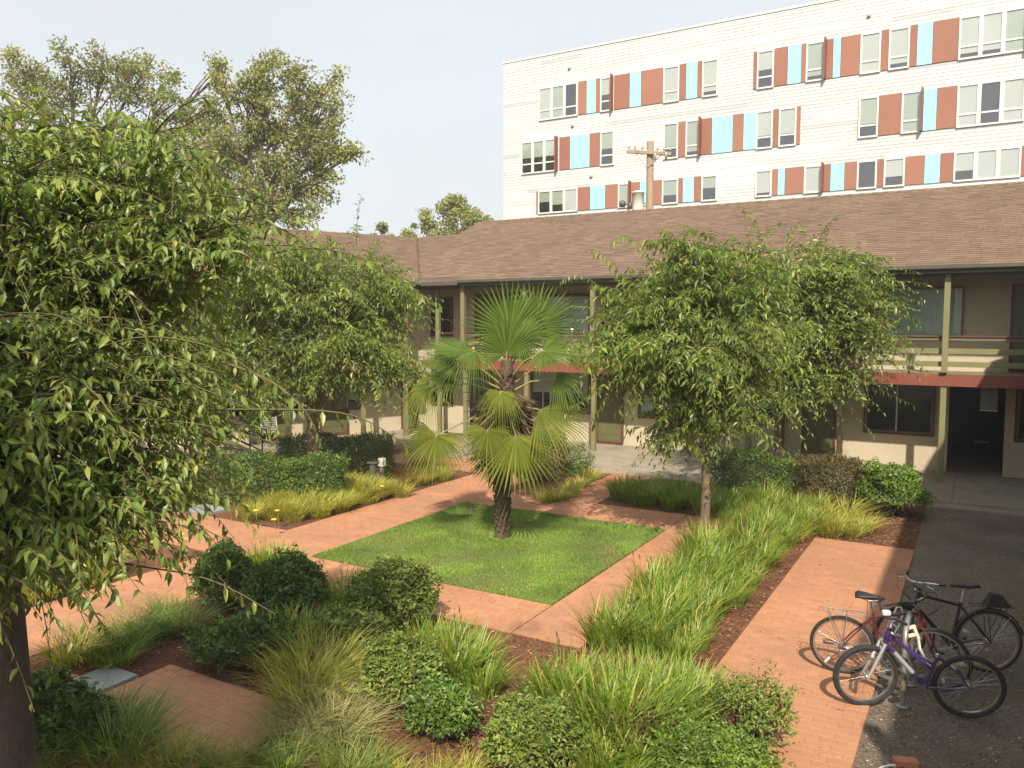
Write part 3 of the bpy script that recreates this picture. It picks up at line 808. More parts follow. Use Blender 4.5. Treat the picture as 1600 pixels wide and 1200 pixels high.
mb.add([*vs, *[v + off for v in vs]], [(4, 3, 2, 1, 0), (5, 6, 7, 8, 9)] + [(i, (i + 1) % 5, 5 + (i + 1) % 5, 5 + i) for i in range(5)])
mb.build('gable_wall', M['stucco'], bld)
# shingles: every tab is a wedge lying on the slope
EXPO, TABW = 0.145, 0.31
def tab_geo(w, l, t0, t1):
    x = w / 2
    vs = [(-x, 0, 0), (x, 0, 0), (x, 0, t1), (-x, 0, t1), (-x, l, t0), (x, l, t0)]
    return vs, [(0, 1, 2, 3), (3, 2, 5, 4), (1, 5, 2, 2), (0, 3, 4, 4)]
tabs = []
def lay(origin, xd, sd_, nd, nrow, xmin, xmax):
    """origin: a point on the eave line; xd along the eave, sd_ up the slope; xmin/xmax(u): ends of a course"""
    for r in range(nrow):
        u = r * EXPO
        x = xmin(u) - rng.uniform(0, TABW)
        end = xmax(u)
        while x < end:
            w = TABW * rng.choice((0.8, 1.0, 1.0, 1.25))
            xa, xb = max(x, xmin(u)), min(x + w, end)
            if xb - xa > 0.05:
                p = origin + xd * ((xa + xb) / 2) + sd_ * (u + rng.uniform(-0.006, 0.004)) + nd * 0.004
                m = Matrix((( xd.x, sd_.x, nd.x, p.x), (xd.y, sd_.y, nd.y, p.y), (xd.z, sd_.z, nd.z, p.z), (0, 0, 0, 1)))
                tabs.append((m, xb - xa - 0.006, 0.5 + max(-0.5, min(0.5, rng.gauss(0, 0.24))), rng.uniform(0.011, 0.018)))
            x += w
sdir = (ev + Vector((0, 0, SLOPE))).normalized(); ndir = dv.cross(sdir).normalized()
slen = math.hypot(1, SLOPE)
rowsH = int((RIDGE_A - EAVE_A) * slen / EXPO)
def xmin_main(u):
    a = EAVE_A + u / slen
    if a > MID_A: return GB
    if a < aVE + 0.28 and a < EAVE_A + 0.3: return -9.3
    f = (a - aVE) / (aVR - aVE)
    return bVE + f * (bVR - bVE)
lay(P3(EAVE_A - 0.03, 0) , dv, sdir, ndir, rowsH, xmin_main, lambda u: 8.5)
lsd = (ly * LRUN + Vector((0, 0, LRISE))).normalized(); lnd = lx.cross(lsd).normalized()
llen = math.hypot(LRUN, LRISE)
lay(Vector((VE.x, VE.y, LZ0)), lx, lsd, lnd, int(llen / EXPO), lambda u: -16.0, lambda u: vrx * u / llen)
vis = []
for k, (m, w, t, h) in enumerate(tabs):
    q = m.to_translation(); pr = proj(q)
    # visible ones in clear view: right of the palm, above the trees
    if pr and 0 < pr[0] < 1600 and pr[1] < 425 and (pr[0] > 1390 or pr[1] < 345): vis.append((pr[2], k))
vis.sort()
single = set(k for _, k in vis[:300])
tcache = {}
items = []
for k, (m, w, t, h) in enumerate(tabs):
    if k in single:
        key = (round(w, 2), rng.randrange(6))
        if key not in tcache:
            vs, fs = tab_geo(key[0], EXPO + 0.03, 0.002, h)
            mbq = MB(); mbq.add(vs, [fs[0], fs[1], fs[2][:3], fs[3][:3]])
            tcache[key] = mbq.data('shingle', M['shingle'], t)
        link(bpy.data.objects.new('shingle', tcache[key]), roof, world_m=m)
    else:
        vs, fs = tab_geo(w, EXPO + 0.03, 0.002, h)
        items.append((m, vs, [fs[0], fs[1]], t))
merged('shingle_field', items, M['shingle'], roof)
# ridge caps, one bent shingle after another
for p0, p1, nx in ((P3(RIDGE_A, GB, 0.01), P3(RIDGE_A, bR, 0.01), ev), (VR + Vector((0, 0, 0.01)), P3(MID_A, GB, 0.01), ev), (LV(-16, 1) + Vector((0, 0, 0.01)), VR + Vector((0, 0, 0.01)), ly)):
    L_ = (p1 - p0).length; k = int(L_ / 0.34)
    dl_ = (p1 - p0) / k
    w = nx * 0.14; dz = Vector((0, 0, -0.14 * SLOPE)); up = Vector((0, 0, 0.018)); z0 = Vector((0, 0, 0)); e_ = dl_ * 1.1
    capm = []
    for q in range(3):
        mb = MB(); mb.add([z0 - w + dz, up * 0.3, w + dz, e_ - w + dz + up, e_ + up, e_ + w + dz + up], [(0, 1, 4, 3), (1, 2, 5, 4), (5, 2, 1, 0), (3, 4, 5)])
        capm.append(mb.data('ridge_cap', M['shingle'], (0.3, 0.45, 0.65)[q]))
    for i in range(k):
        link(bpy.data.objects.new('ridge_cap', rng.choice(capm)), roof, world_m=Matrix.Translation(p0 + dl_ * i))

# lamp hanging under the deck at the mouth of the passage
lb, lz = on_plane(1545, 632, FA + 0.5)
lamp = thing('soffit_lamp', 'white ribbed box lamp hanging under the deck at the dark passage', 'lamp', gp(FA + 0.5, lb, lz))
mb = MB(GM); mb.bevbox(lb - 0.19, lb + 0.19, FA + 0.42, FA + 0.6, DECK - 0.245, DECK - 0.226, 0.004); mb.build('base', M['whiteframe'], lamp)
mb = MB(GM); mb.bevbox(lb - 0.175, lb + 0.175, FA + 0.43, FA + 0.59, lz - 0.13, DECK - 0.246, 0.012)
for k in range(11): mb.box(lb - 0.17 + k * 0.034 - 0.004, lb - 0.17 + k * 0.034 + 0.004, FA + 0.424, FA + 0.43, lz - 0.12, DECK - 0.25)
mb.build('lamp_shade', M['lampglass'], lamp)
mb = MB(GM); mb.bevbox(lb - 0.178, lb + 0.178, FA + 0.427, FA + 0.593, lz - 0.15, lz - 0.132, 0.004); mb.build('rim', M['blind'], lamp)
# a pale sign plate deep in the passage
sb, sz = on_plane(1533, 691, WA + 4.9)
mb = MB(GM); mb.box(sb - 0.2, sb + 0.2, WA + 4.95, WA + 4.99, sz - 0.02, sz + 0.02)
tag(mb.build('wall_ledge', M['grey']), 'thin grey ledge on the back wall of the dark passage', 'ledge')
# spigot at the foot of the wall
sb, sz = on_plane(977, 703, WA)
sp = thing('water_spigot', 'small pale water spigot low on the beige wall beside the door', 'spigot', gp(WA, sb, 0.0))
mb = MB(GM); mb.tube([(sb, WA, sz), (sb, WA - 0.07, sz), (sb, WA - 0.1, sz - 0.03), (sb, WA - 0.1, sz - 0.09)], 0.014, 8); mb.build('pipe', M['offwhite'], sp)
mb = MB(GM); mb.lathe([(0, -0.01), (0.04, -0.01), (0.04, 0.01), (0, 0.01)], 10, (sb, WA - 0.05, sz + 0.05)); mb.tube([(sb, WA - 0.05, sz), (sb, WA - 0.05, sz + 0.05)], 0.008, 6); mb.build('handwheel', M['redtrim'], sp)
# cup left on the handrail
cb, cz = on_plane(894, 514, FA)
mb = MB(GM @ Matrix.Translation((cb, FA, DECK + 0.9)))
mb.lathe([(0.0, 0.0), (0.033, 0.0), (0.045, 0.12), (0.041, 0.12), (0.03, 0.01), (0.0, 0.01)], 14)
tag(mb.build('cup', M['whiteframe']), 'white cup standing on the dark red handrail behind the palm', 'cup')

# ================================================================== the wing on the right, mostly outside the frame: its roof shades the gravel
rw = thing('side_apartment_wing', 'beige apartment wing at the right edge whose roof shades the gravel', 'building', gp(2, 8.0, 0))
RE, RZ = 6.2, 5.1
RA0, RA1 = -4.1, 11.3
mb = MB(GM); mb.box(RE + 1.85, RE + 2.05, RA0, WA, 0, 5.2); mb.box(RE + 1.85, RE + 8, RA0, RA0 + 0.2, 0, 5.2); mb.build('wall', M['stucco'], rw)
mb = MB(GM)
vs = [(RE, RA0 - 0.3, RZ), (RE, RA1, RZ), (RE + 5, RA1, RZ + 2.1), (RE + 5, RA0 - 0.3, RZ + 2.1), (RE + 10, RA1, RZ), (RE + 10, RA0 - 0.3, RZ)]
vs2 = [(x, y, z - 0.14) for x, y, z in vs]
mb.add(vs + vs2, [(0, 3, 2, 1), (3, 5, 4, 2), (6, 7, 8, 9), (9, 8, 10, 11), (0, 1, 7, 6), (5, 11, 10, 4), (0, 6, 9, 3), (3, 9, 11, 5), (1, 2, 8, 7), (2, 4, 10, 8)])
mb.build('roof', M['shingle'], rw, tint=0.5)
mb = MB(GM); mb.box(RE + 0.3, RE + 1.85, RA0, RA1, DECK - 0.2, DECK); mb.build('deck', M['concrete'], rw)
mb = MB(GM); mb.box(RE + 0.26, RE + 0.298, RA0, RA1, DECK - 0.29, DECK - 0.01); mb.build('fascia', M['redwood'], rw)
for k in range(8):
    y = RA0 + 0.2 + k * 2.4
    for z0, z1 in ((0.0, DECK - 0.2), (DECK, 5.0)):
        mb = MB(GM); mb.box(RE + 0.34, RE + 0.47, y, y + 0.13, z0, z1); mb.build('post', M['olive'], rw)
    if k < 7:
        for z0, z1 in ((DECK + 0.17, DECK + 0.295), (DECK + 0.47, DECK + 0.6), (DECK + 0.86, DECK + 0.9)):
            mb = MB(GM); mb.box(RE + 0.42, RE + 0.46, y + 0.132, y + 2.398, z0, z1); mb.build('rail', M['olive'], rw)
for k in range(5):
    window(GM @ Matrix.Translation((RE + 1.85, 0, 0)) @ Matrix.Rotation(R(-90), 4, 'Z'), -(RA0 + 2.6 + 3.2 * k), -(RA0 + 1.2 + 3.2 * k), 0.0, GZB, GZT, (0.5,), parent=rw)

mb = MB(GM)  # unseen second stretch of roof, added to keep the near gravel in shade
vs = [(RE + 0.55, -9.5, RZ), (RE + 0.55, RA0 - 0.3, RZ), (RE + 5, RA0 - 0.3, RZ + 1.9), (RE + 5, -9.5, RZ + 1.9)]
mb.add(vs + [(x, y, z - 0.14) for x, y, z in vs], [(0, 3, 2, 1), (4, 5, 6, 7), (0, 1, 5, 4), (1, 2, 6, 5), (2, 3, 7, 6), (3, 0, 4, 7)])
mb.build('roof', M['shingle'], rw, tint=0.5)
mb = MB(GM); mb.box(RE + 1.0, RE + 1.9, -9.5, RA0, DECK - 0.2, DECK); mb.build('deck', M['concrete'], rw)
for yy in (-5.1, -7.6):
    mb = MB(GM); mb.box(RE - 0.25, RE - 0.11, yy, yy + 0.14, 0.0, 3.9); mb.build('post', M['olive'], rw)
mb = MB(GM); mb.box(RE - 0.22, RE - 0.14, -7.46, -5.1, 3.4, 3.5); mb.build('rail', M['olive'], rw)
# ================================================================== stairs up to the left deck
st0 = G(400, 722, 0.1); s_in = (st0 - Vector((VE.x, VE.y, 0)))
sx, sy = s_in.dot(lx), s_in.dot(ly)
stair = thing('staircase', 'olive wooden staircase with concrete treads and black railing by the left wing', 'staircase', st0)
NS = 14; TR = 0.29; RI = (DECK - 0.06 - 0.14) / NS
MS = ML @ Matrix.Translation((sx, sy, 0))
run = NS * TR
for yy in (-0.08, 1.0):
    mb = MB(MS)
    mb.add([(0.25, yy - 0.03, 0.14), (-run, yy - 0.03, 0.14 + NS * RI - 0.12), (-run, yy - 0.03, 0.14 + NS * RI + 0.12), (0.1, yy - 0.03, 0.32),
            (0.25, yy + 0.03, 0.14), (-run, yy + 0.03, 0.14 + NS * RI - 0.12), (-run, yy + 0.03, 0.14 + NS * RI + 0.12), (0.1, yy + 0.03, 0.32)],
           [(0, 1, 2, 3), (7, 6, 5, 4), (0, 4, 5, 1), (1, 5, 6, 2), (2, 6, 7, 3), (3, 7, 4, 0)])
    mb.build('stringer', M['olive'], stair)
    mb = MB(MS)
    p0, p1 = Vector((0.15, yy, 1.0)), Vector((-run, yy, 1.0 + NS * RI))
    for dz in (0.0, -0.3, -0.6):
        mb.tube([p0 + Vector((0, 0, dz)), p1 + Vector((0, 0, dz))], 0.02, 6)
    for k in range(5):
        p = p0.lerp(p1, k / 4); mb.tube([p - Vector((0, 0, 0.82)), p], 0.02, 6)
    mb.tube([p0, p0 + Vector((0.12, 0, -0.03)), p0 + Vector((0.14, 0, -0.2)), p0 + Vector((0, 0, -0.3))], 0.02, 6)
    mb.build('railing', M['black'], stair)
trm = None
for k in range(NS):
    mb = MB(MS); mb.bevbox(-(k + 1) * TR - 0.02, -k * TR, -0.05, 0.97, 0.14 + (k + 1) * RI - 0.07, 0.14 + (k + 1) * RI, 0.008); mb.build('tread', M['concrete'], stair)

# ================================================================== the white block behind
WB_L, WB_R = at(787, 300, 46.05), at(1600, 300, 33.3)
wx = Vector((WB_R.x - WB_L.x, WB_R.y - WB_L.y, 0)); wx.normalize()
WANG = math.atan2(wx.y, wx.x)
MWB = Matrix.Translation((WB_L.x, WB_L.y, 0)) @ Matrix.Rotation(WANG, 4, 'Z')
wyd = Vector((-wx.y, wx.x, 0))
def on_white(px, py):
    r = ray(px, py); o = Vector((WB_L.x, WB_L.y, 0))
    t = o.dot(wyd) / (r.x * wyd.x + r.y * wyd.y)
    p = Vector((r.x * t, r.y * t, EYE + r.z * t))
    return (p - o).dot(wx), p.z
white = thing('white_apartment_block', 'tall white clapboard apartment block with rust red and sky blue window bands', 'building', (WB_L.x, WB_L.y, 0), WANG)
_, ZTOP = on_white(787, 100)
WLEN = 30.0
mb = MB(MWB); mb.box(0.0, WLEN, 0.0, 14.0, 0.0, ZTOP); mb.build('wall', M['siding'], white, tint=0.45)
mb = MB(MWB); mb.box(-0.06, WLEN, -0.045, 0.16, ZTOP, ZTOP + 0.1); mb.box(-0.06, 0.1, 0.16, 14, ZTOP, ZTOP + 0.1); mb.build('parapet_cap', M['whiteframe'], white)
boards = []
BE = 0.155
z = 8.2; row = 0
while z < ZTOP - 0.02:
    x = 0.0 - rng.uniform(0, 3.6)
    hh = min(BE, ZTOP - z)
    odd = rng.random()
    while x < WLEN - 4:
        L_ = rng.choice((3.66, 3.66, 2.4, 4.88))
        xa, xb = max(x, 0.0), min(x + L_, WLEN)
        t = 0.45 + rng.gauss(0, 0.07)
        if rng.random() < 0.045: t = 0.08
        elif rng.random() < 0.07: t = 0.95
        if xb - xa > 0.1: boards.append((xa, xb, z, hh, t))
        x += L_
    z += BE
def board_geo(L_, hh):
    return [(0, -0.003, hh + 0.008), (L_, -0.003, hh + 0.008), (L_, -0.015, 0), (0, -0.015, 0), (0, 0, 0), (L_, 0, 0)], [(3, 2, 1, 0), (4, 5, 2, 3)]
bvis = []
for k, bd in enumerate(boards):
    p = MWB @ Vector(((bd[0] + bd[1]) / 2, 0, bd[2])); pr = proj(p)
    if pr and 0 < pr[0] < 1600 and 0 < pr[1] < 335 and bd[1] - bd[0] > 1.5: bvis.append((pr[2], k))
bvis.sort(); bsel = set(k for _, k in bvis[:300])
bcache = {}; items = []
for k, (xa, xb, z, hh, t) in enumerate(boards):
    m = MWB @ Matrix.Translation((xa, 0, z))
    if k in bsel:
        tq = round(t * 8) / 8
        key = (round(xb - xa, 2), round(hh, 2), tq)
        if key not in bcache:
            vs, fs = board_geo(key[0] - 0.004, hh); mbq = MB(); mbq.add(vs, fs); bcache[key] = mbq.data('siding_board', M['siding'], tq)
        link(bpy.data.objects.new('siding_board', bcache[key]), white, world_m=m)
    else:
        vs, fs = board_geo(xb - xa - 0.004, hh); items.append((m, vs, fs, t))
merged('siding_field', items, M['siding'], white)
# window bands: (kind, left px, right px) measured on the photograph; W window, R rust panel, B blue panel, F fin
ROWS = [
 (842, 138.7, 189.8, [('W3',843,903.4),('R',904,917.5),('B',917.5,931.7),('R',931.7,938.8),('W',938.8,956.4),('F',956.4,960),('R',960,984.7),('B',984.7,1001.8),('R',1001.8,1037),('W',1037,1062),('R',1062,1072.6),('B',1072.6,1089.7),('R',1089.7,1097.6),('W',1097.6,1122.5),
   ('R',1176.9,1182),('W',1182.6,1209),('R',1209.4,1230.4),('B',1230.4,1250.9),('R',1250.9,1258.7),('W',1258.7,1287.2),('F',1287.4,1290),('R',1290,1300.7),('B',1300.7,1312),('R',1312,1342.7),('W',1342.7,1374.8),('R',1374.8,1386.8),('W',1386.8,1419.4),('R',1419.4,1430.7),('B',1430.7,1454.3),('R',1454.3,1495),('W3',1495,1600),('F',1601,1604),('R',1604,1650)]),
 (842, 219.4, 270.5, [('W3',815.4,869.8),('F',870.2,874.5),('R',874.5,891.5),('B',891.5,921.7),('R',921.7,938.8),('W',938.8,960.6),
   ('W',1037.2,1060.3),('R',1060.3,1071.9),('W',1071.9,1093.4),('F',1093.6,1096),('R',1096,1112.8),('B',1112.8,1144.8),('R',1144.8,1161.9),('B',1161.9,1181.6),('W',1181.6,1207.6),('R',1207.6,1216.7),('W',1216.7,1244.3),('R',1244.3,1250.3),
   ('W',1340.6,1371.6),('R',1371.6,1407),('W',1407,1437),('F',1437.4,1441),('B',1441,1461.4),('R',1461.4,1492.9),('W3',1492.9,1598.6)]),
 (842, 299.0, 335.0, [('R',838.3,841.7),('S3',841.7,903.4),('R',903.4,923),('B',923,945.9),('R',945.9,966.4),('S',966.4,984.5),('F',984.7,987.5),('R',987.5,1000.5),('B',1000.5,1012),('R',1012,1035),('S',1035,1060.3),('R',1060.3,1067.4),('B',1067.4,1084.5),('R',1084.5,1096.3),('S',1096.3,1121.2),
   ('S',1180.3,1206.2),('R',1206.2,1215.4),('B',1215.4,1225.9),('R',1225.9,1256),('S',1256,1283.5),('F',1283.7,1286.5),('R',1286.5,1297.3),('B',1297.3,1318.6),('R',1318.6,1338.3),('S',1338.3,1369.5),('R',1369.5,1380),('S',1380,1413),('R',1413,1443.3),('B',1443.3,1467.4),('R',1467.4,1488.4),('S3',1488.4,1593.4),('R',1593.4,1640)]),
]
OPENED = set()
def far_window(x0, x1, z0, z1, low, blindm, cut, opened):
    mb = MB(MWB)
    f = 0.075
    for (a, b, c, d) in ((x0, x1, z1 - f, z1), (x0, x1, z0, z0 + f), (x0, x0 + f, z0 + f, z1 - f), (x1 - f, x1, z0 + f, z1 - f)):
        mb.box(a, b, -0.085, -0.02, c, d)
    w = mb.build('window', M['whiteframe'], white)
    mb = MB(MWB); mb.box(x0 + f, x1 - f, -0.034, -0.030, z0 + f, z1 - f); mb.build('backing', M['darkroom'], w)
    if blindm:
        zb = z0 + f + cut * (z1 - z0)
        mb = MB(MWB); mb.box(x0 + f, x1 - f, -0.042, -0.038, zb, z1 - f); mb.build('blind', M[blindm], w)
    zs = z0 + 0.30 * (z1 - z0) if low else None
    parts = [(z0 + f, zs - 0.035), (zs + 0.035, z1 - f)] if low else [(z0 + f, z1 - f)]
    if low:
        mb = MB(MWB); mb.box(x0 + f, x1 - f, -0.08, -0.044, zs - 0.035, zs + 0.035); mb.build('sash_bar', M['whiteframe'], w)
    for i, (c, d) in enumerate(parts):
        mb = MB(MWB)
        if opened and i == len(parts) - 1:        # top sash hinged outwards at its foot
            mb.add([(x0 + f, -0.06, c), (x1 - f, -0.06, c), (x1 - f, -0.30, d), (x0 + f, -0.30, d), (x0 + f, -0.05, c), (x1 - f, -0.05, c), (x1 - f, -0.29, d), (x0 + f, -0.29, d)],
                   [(0, 1, 2, 3), (7, 6, 5, 4), (0, 3, 7, 4), (1, 5, 6, 2), (3, 2, 6, 7), (0, 4, 5, 1)])
        else: mb.box(x0 + f, x1 - f, -0.058, -0.052, c, d)
        mb.build('pane', M['glassfar'], w)
for r_, (px, pt, pb, els) in enumerate(ROWS):
    _, zt = on_white(px, pt); _, zb = on_white(px, pb)
    for kind, pl, pr_ in els:
        x0, _ = on_white(pl, pt); x1, _ = on_white(pr_, pt)
        if kind == 'R':
            mb = MB(MWB); mb.box(x0 + 0.006, x1 - 0.006, -0.05, -0.005, zb + 0.04, zt); mb.build('rust_panel', M['rustpanel'], white, tint=rng.uniform(0.2, 0.8))
        elif kind == 'B':
            mb = MB(MWB); mb.box(x0 + 0.006, x1 - 0.006, -0.056, -0.005, zb + 0.04, zt); mb.build('blue_panel', M['bluepanel'], white)
        elif kind == 'F':
            mb = MB(MWB); mb.box(x0, x0 + 0.07, -0.32, -0.005, zb + 0.02, zt + 0.06); mb.build('fin', M['fin'], white)
        else:
            n = 3 if kind.endswith('3') else 1
            for k in range(n):
                xa = x0 + (x1 - x0) * k / n; xb = x0 + (x1 - x0) * (k + 1) / n
                q = rng.random()
                far_window(xa, xb - 0.004, zb, zt, kind[0] == 'W', rng.choice(('blind', 'blindgreen', 'blind')) if q < 0.88 else None, rng.choice((0.0, 0.0, 0.1, 0.3, 0.45)), (r_, pl) in OPENED)
for px, py in ((890, 107), (895, 197), (924, 276), (1358, 25)):
    x, z = on_white(px, py)
    mb = MB(MWB); mb.lathe([(0.0, -0.09), (0.07, -0.09), (0.09, -0.03), (0.09, 0.0)], 10, (x, 0, z), axis='Y'); mb.build('vent', M['grey'], white)

# ================================================================== utility pole
pp = at(1015, 300, 34.0)
pole = thing('utility_pole', 'weathered wooden utility pole with crossarm in front of the white block', 'utility pole', (pp.x, pp.y, 0), WANG + 0.1)
def ppz(py): return at(1015, py, 34.0).z
zt = ppz(221)
mb = MB(); mb.tube([(0, 0, 0), (0, 0, 4), (0.01, 0, 9), (0, 0, zt)], [0.19, 0.175, 0.155, 0.14], 12); mb.build('shaft', M['poleWood'], pole, local=Matrix.Identity(4))
zc = ppz(240)
MC = Matrix.Rotation(R(8), 4, 'Y')
mb = MB(Matrix.Translation((0, -0.2, zc)) @ MC); mb.bevbox(-0.95, 0.95, -0.06, 0.06, -0.07, 0.07, 0.01); mb.build('crossarm', M['poleWood'], pole, local=Matrix.Identity(4))
mb = MB(Matrix.Translation((0, -0.2, zc)) @ MC)
for x in (-0.55, 0.55): mb.beam((x, 0, -0.05), (x * 0.05, 0.05, -0.6), 0.04, 0.03)
mb.build('brace', M['grey'], pole, local=Matrix.Identity(4))
for x in (-0.88, -0.62, -0.3, 0.35, 0.62, 0.88):
    mb = MB(Matrix.Translation((0, -0.2, zc)) @ MC); mb.lathe([(0.015, 0.07), (0.015, 0.14), (0.05, 0.14), (0.05, 0.18), (0.03, 0.19), (0.045, 0.21), (0.03, 0.25), (0, 0.25)], 8, (x, 0, 0)); mb.build('insulator', M['grey'], pole, local=Matrix.Identity(4))
for x in (0.3, 0.75):
    mb = MB(Matrix.Translation((x, -0.3, zc - 0.2))); mb.lathe([(0.0, -0.16), (0.05, -0.15), (0.055, 0.1), (0.02, 0.16), (0, 0.16)], 8); mb.build('fuse_cutout', M['grey'], pole, local=Matrix.Identity(4))
zr = ppz(313)
mb = MB(Matrix.Translation((-0.46, -0.1, zr))); mb.lathe([(0.0, -0.42), (0.24, -0.42), (0.25, -0.38), (0.25, 0.30), (0.28, 0.31), (0.28, 0.35), (0.2, 0.39), (0.0, 0.41)], 16)
tr_ = mb.build('transformer', M['offwhite'], pole, local=Matrix.Identity(4))
for x in (-0.1, 0.12):
    mb = MB(Matrix.Translation((-0.46 + x, -0.1, zr + 0.4))); mb.lathe([(0.03, 0.0), (0.05, 0.05), (0.03, 0.08), (0.05, 0.13), (0.025, 0.18), (0.04, 0.22), (0, 0.3)], 8); mb.build('bushing', M['terracotta'] if x < 0 else M['offwhite'], tr_)
mb = MB(Matrix.Translation((-1.05, -0.1, zr - 0.12))); mb.tube([(0.9, 0, 0), (-0.1, 0, 0)], 0.03, 6); mb.lathe([(0, -0.12), (0.13, -0.1), (0.15, 0.1), (0.06, 0.18), (0, 0.18)], 10, (-0.1, 0, 0)); mb.lathe([(0, -0.2), (0.09, -0.2), (0.09, 0.05), (0, 0.06)], 10, (0.25, 0, 0)); mb.build('street_light_arm', M['gutter'], pole, local=Matrix.Identity(4))

# ================================================================== the smoky air
mb = MB(); mb.box(-150, 150, -70, 200, -1.2, 24.0)
hz_m = bpy.data.materials.new('haze'); hz_m.use_nodes = True
hn = hz_m.node_tree; hn.nodes.remove(hn.nodes['Principled BSDF'])
pv = hn.nodes.new('ShaderNodeVolumePrincipled')
pv.inputs['Color'].default_value = (0.93, 0.95, 1.0, 1)
pv.inputs['Density'].default_value = 0.0009
hn.links.new(pv.outputs[0], hn.nodes['Material Output'].inputs['Volume'])
tag(mb.build('haze', hz_m), 'thin smoky haze over the whole place', kind='stuff')
# ================================================================== leaves, shoots, trees
def unit(v): return v / np.maximum(np.linalg.norm(v, axis=1, keepdims=True), 1e-9)
def leaf_geo(pos, d, nrm, L_, W_, droop=0.25, fold=0.18, quality=2):
    """pos: leaf bases; d: direction; nrm: upper side; returns verts, triangles. quality 2: six-pointed folded leaf; 1: folded lozenge"""
    d = unit(d); s = unit(np.cross(d, nrm)); n = np.cross(s, d)
    L_ = L_[:, None]; W_ = W_[:, None]
    if quality >= 2:
        p0 = pos
        m1 = pos + d * L_ * 0.35 - n * L_ * droop * 0.12
        m2 = pos + d * L_ * 0.68 - n * L_ * droop * 0.45
        tip = pos + d * L_ * 0.97 - n * L_ * droop
        up = n * W_ * fold
        a1 = m1 + s * W_ * 0.5 + up; b1 = m1 - s * W_ * 0.5 + up
        a2 = m2 + s * W_ * 0.36 + up * .8; b2 = m2 - s * W_ * 0.36 + up * .8
        V = np.stack([p0, m1, m2, tip, a1, b1, a2, b2], 1)
        T = [(0, 4, 1), (0, 1, 5), (1, 4, 6), (1, 6, 2), (5, 1, 2), (5, 2, 7), (2, 6, 3), (7, 2, 3)]
    else:
        m = pos + d * L_ * 0.45 - n * L_ * droop * 0.15
        tip = pos + d * L_ - n * L_ * droop
        up = n * W_ * fold
        V = np.stack([pos, m + s * W_ * 0.5 + up, tip, m - s * W_ * 0.5 + up], 1)
        T = [(0, 1, 2), (0, 2, 3)]
    k = V.shape[1]; n_ = len(pos)
    F = (np.arange(n_) * k)[:, None, None] + np.array(T)[None]
    return V.reshape(-1, 3), F.reshape(-1, 3)
def strips(paths, rad):
    """thin three-sided stems: paths (n, m, 3), rad (n, m)"""
    n, m, _ = paths.shape
    d = np.gradient(paths, axis=1); d = d / np.maximum(np.linalg.norm(d, axis=2, keepdims=True), 1e-9)
    ref = np.where(np.abs(d[..., 2:3]) > 0.9, np.array([1.0, 0, 0]), np.array([0, 0, 1.0]))
    u = np.cross(d, ref); u /= np.maximum(np.linalg.norm(u, axis=2, keepdims=True), 1e-9); w = np.cross(d, u)
    V = np.stack([paths + (u * math.cos(t) + w * math.sin(t)) * rad[..., None] for t in (0, 2.094, 4.189)], 2)
    idx = np.arange(n * m * 3).reshape(n, m, 3)
    Q = []
    for k in range(3):
        k2 = (k + 1) % 3
        Q.append(np.stack([idx[:, :-1, k], idx[:, :-1, k2], idx[:, 1:, k2]], -1).reshape(-1, 3))
        Q.append(np.stack([idx[:, :-1, k], idx[:, 1:, k2], idx[:, 1:, k]], -1).reshape(-1, 3))
    return V.reshape(-1, 3), np.concatenate(Q)
def join(parts):
    V = []; F = []; I = []; n = 0
    for v, f, mi in parts:
        V.append(v); F.append(f + n); I.append(np.full(len(f), mi)); n += len(v)
    return np.concatenate(V), np.concatenate(F), np.concatenate(I)
def shoots(start, d0, length, droop, npts, g, wob=0.1):
    """arching shoots: (n, npts, 3)"""
    n = len(start)
    t = np.linspace(0, 1, npts)[None, :, None]
    bend = unit(g.normal(size=(n, 3)))[:, None, :] * wob * length[:, None, None]
    P = start[:, None, :] + d0[:, None, :] * t * length[:, None, None] + bend * t ** 2
    P[:, :, 2] -= (droop[:, None] * length[:, None]) * (t[..., 0] ** 2)
    return P
def leafy_shoots(P, per, L0, W0, g, hang=0.5, quality=2, jit=0.38, skip=0.12):
    """leaves set alternately along the shoots P, hanging to either side"""
    n, m, _ = P.shape
    t = skip + (1 - skip) * (np.arange(per) + 0.5) / per
    f = t * (m - 1); i0 = np.minimum(f.astype(int), m - 2); fr = (f - i0)[None, :, None]
    pos = P[:, i0] * (1 - fr) + P[:, i0 + 1] * fr
    tan = P[:, i0 + 1] - P[:, i0]; tan = tan / np.maximum(np.linalg.norm(tan, axis=2, keepdims=True), 1e-9)
    side = np.cross(tan, np.array([0, 0, 1.0])); side /= np.maximum(np.linalg.norm(side, axis=2, keepdims=True), 1e-6)
    sg = np.where(np.arange(per) % 2, 1.0, -1.0)[None, :, None]
    d = tan * 0.55 + side * sg * 0.75 + np.array([0, 0, -1.0]) * hang + g.normal(size=pos.shape) * jit
    nrm = np.array([0, 0, 1.0]) + tan * 0.35 + side * sg * 0.25 + g.normal(size=pos.shape) * jit
    size = g.uniform(0.5, 1.2, (n, per)) * (1 - 0.35 * np.abs(t - 0.45))[None]
    # the leaf at the very tip points along the shoot
    pos = pos.reshape(-1, 3); d = d.reshape(-1, 3); nrm = nrm.reshape(-1, 3); size = size.ravel()
    return leaf_geo(pos, d, nrm, L0 * size, W0 * size * g.uniform(0.8, 1.15, len(size)), g.uniform(0.1, 0.4), 0.2, quality)
def inside_ellipsoid(n, c, r, g, lo=0.3, hi=1.0):
    u = unit(g.normal(size=(n, 3))); k = (g.uniform(lo ** 3, hi ** 3, n)) ** (1 / 3)
    return np.asarray(c) + u * k[:, None] * np.asarray(r), u

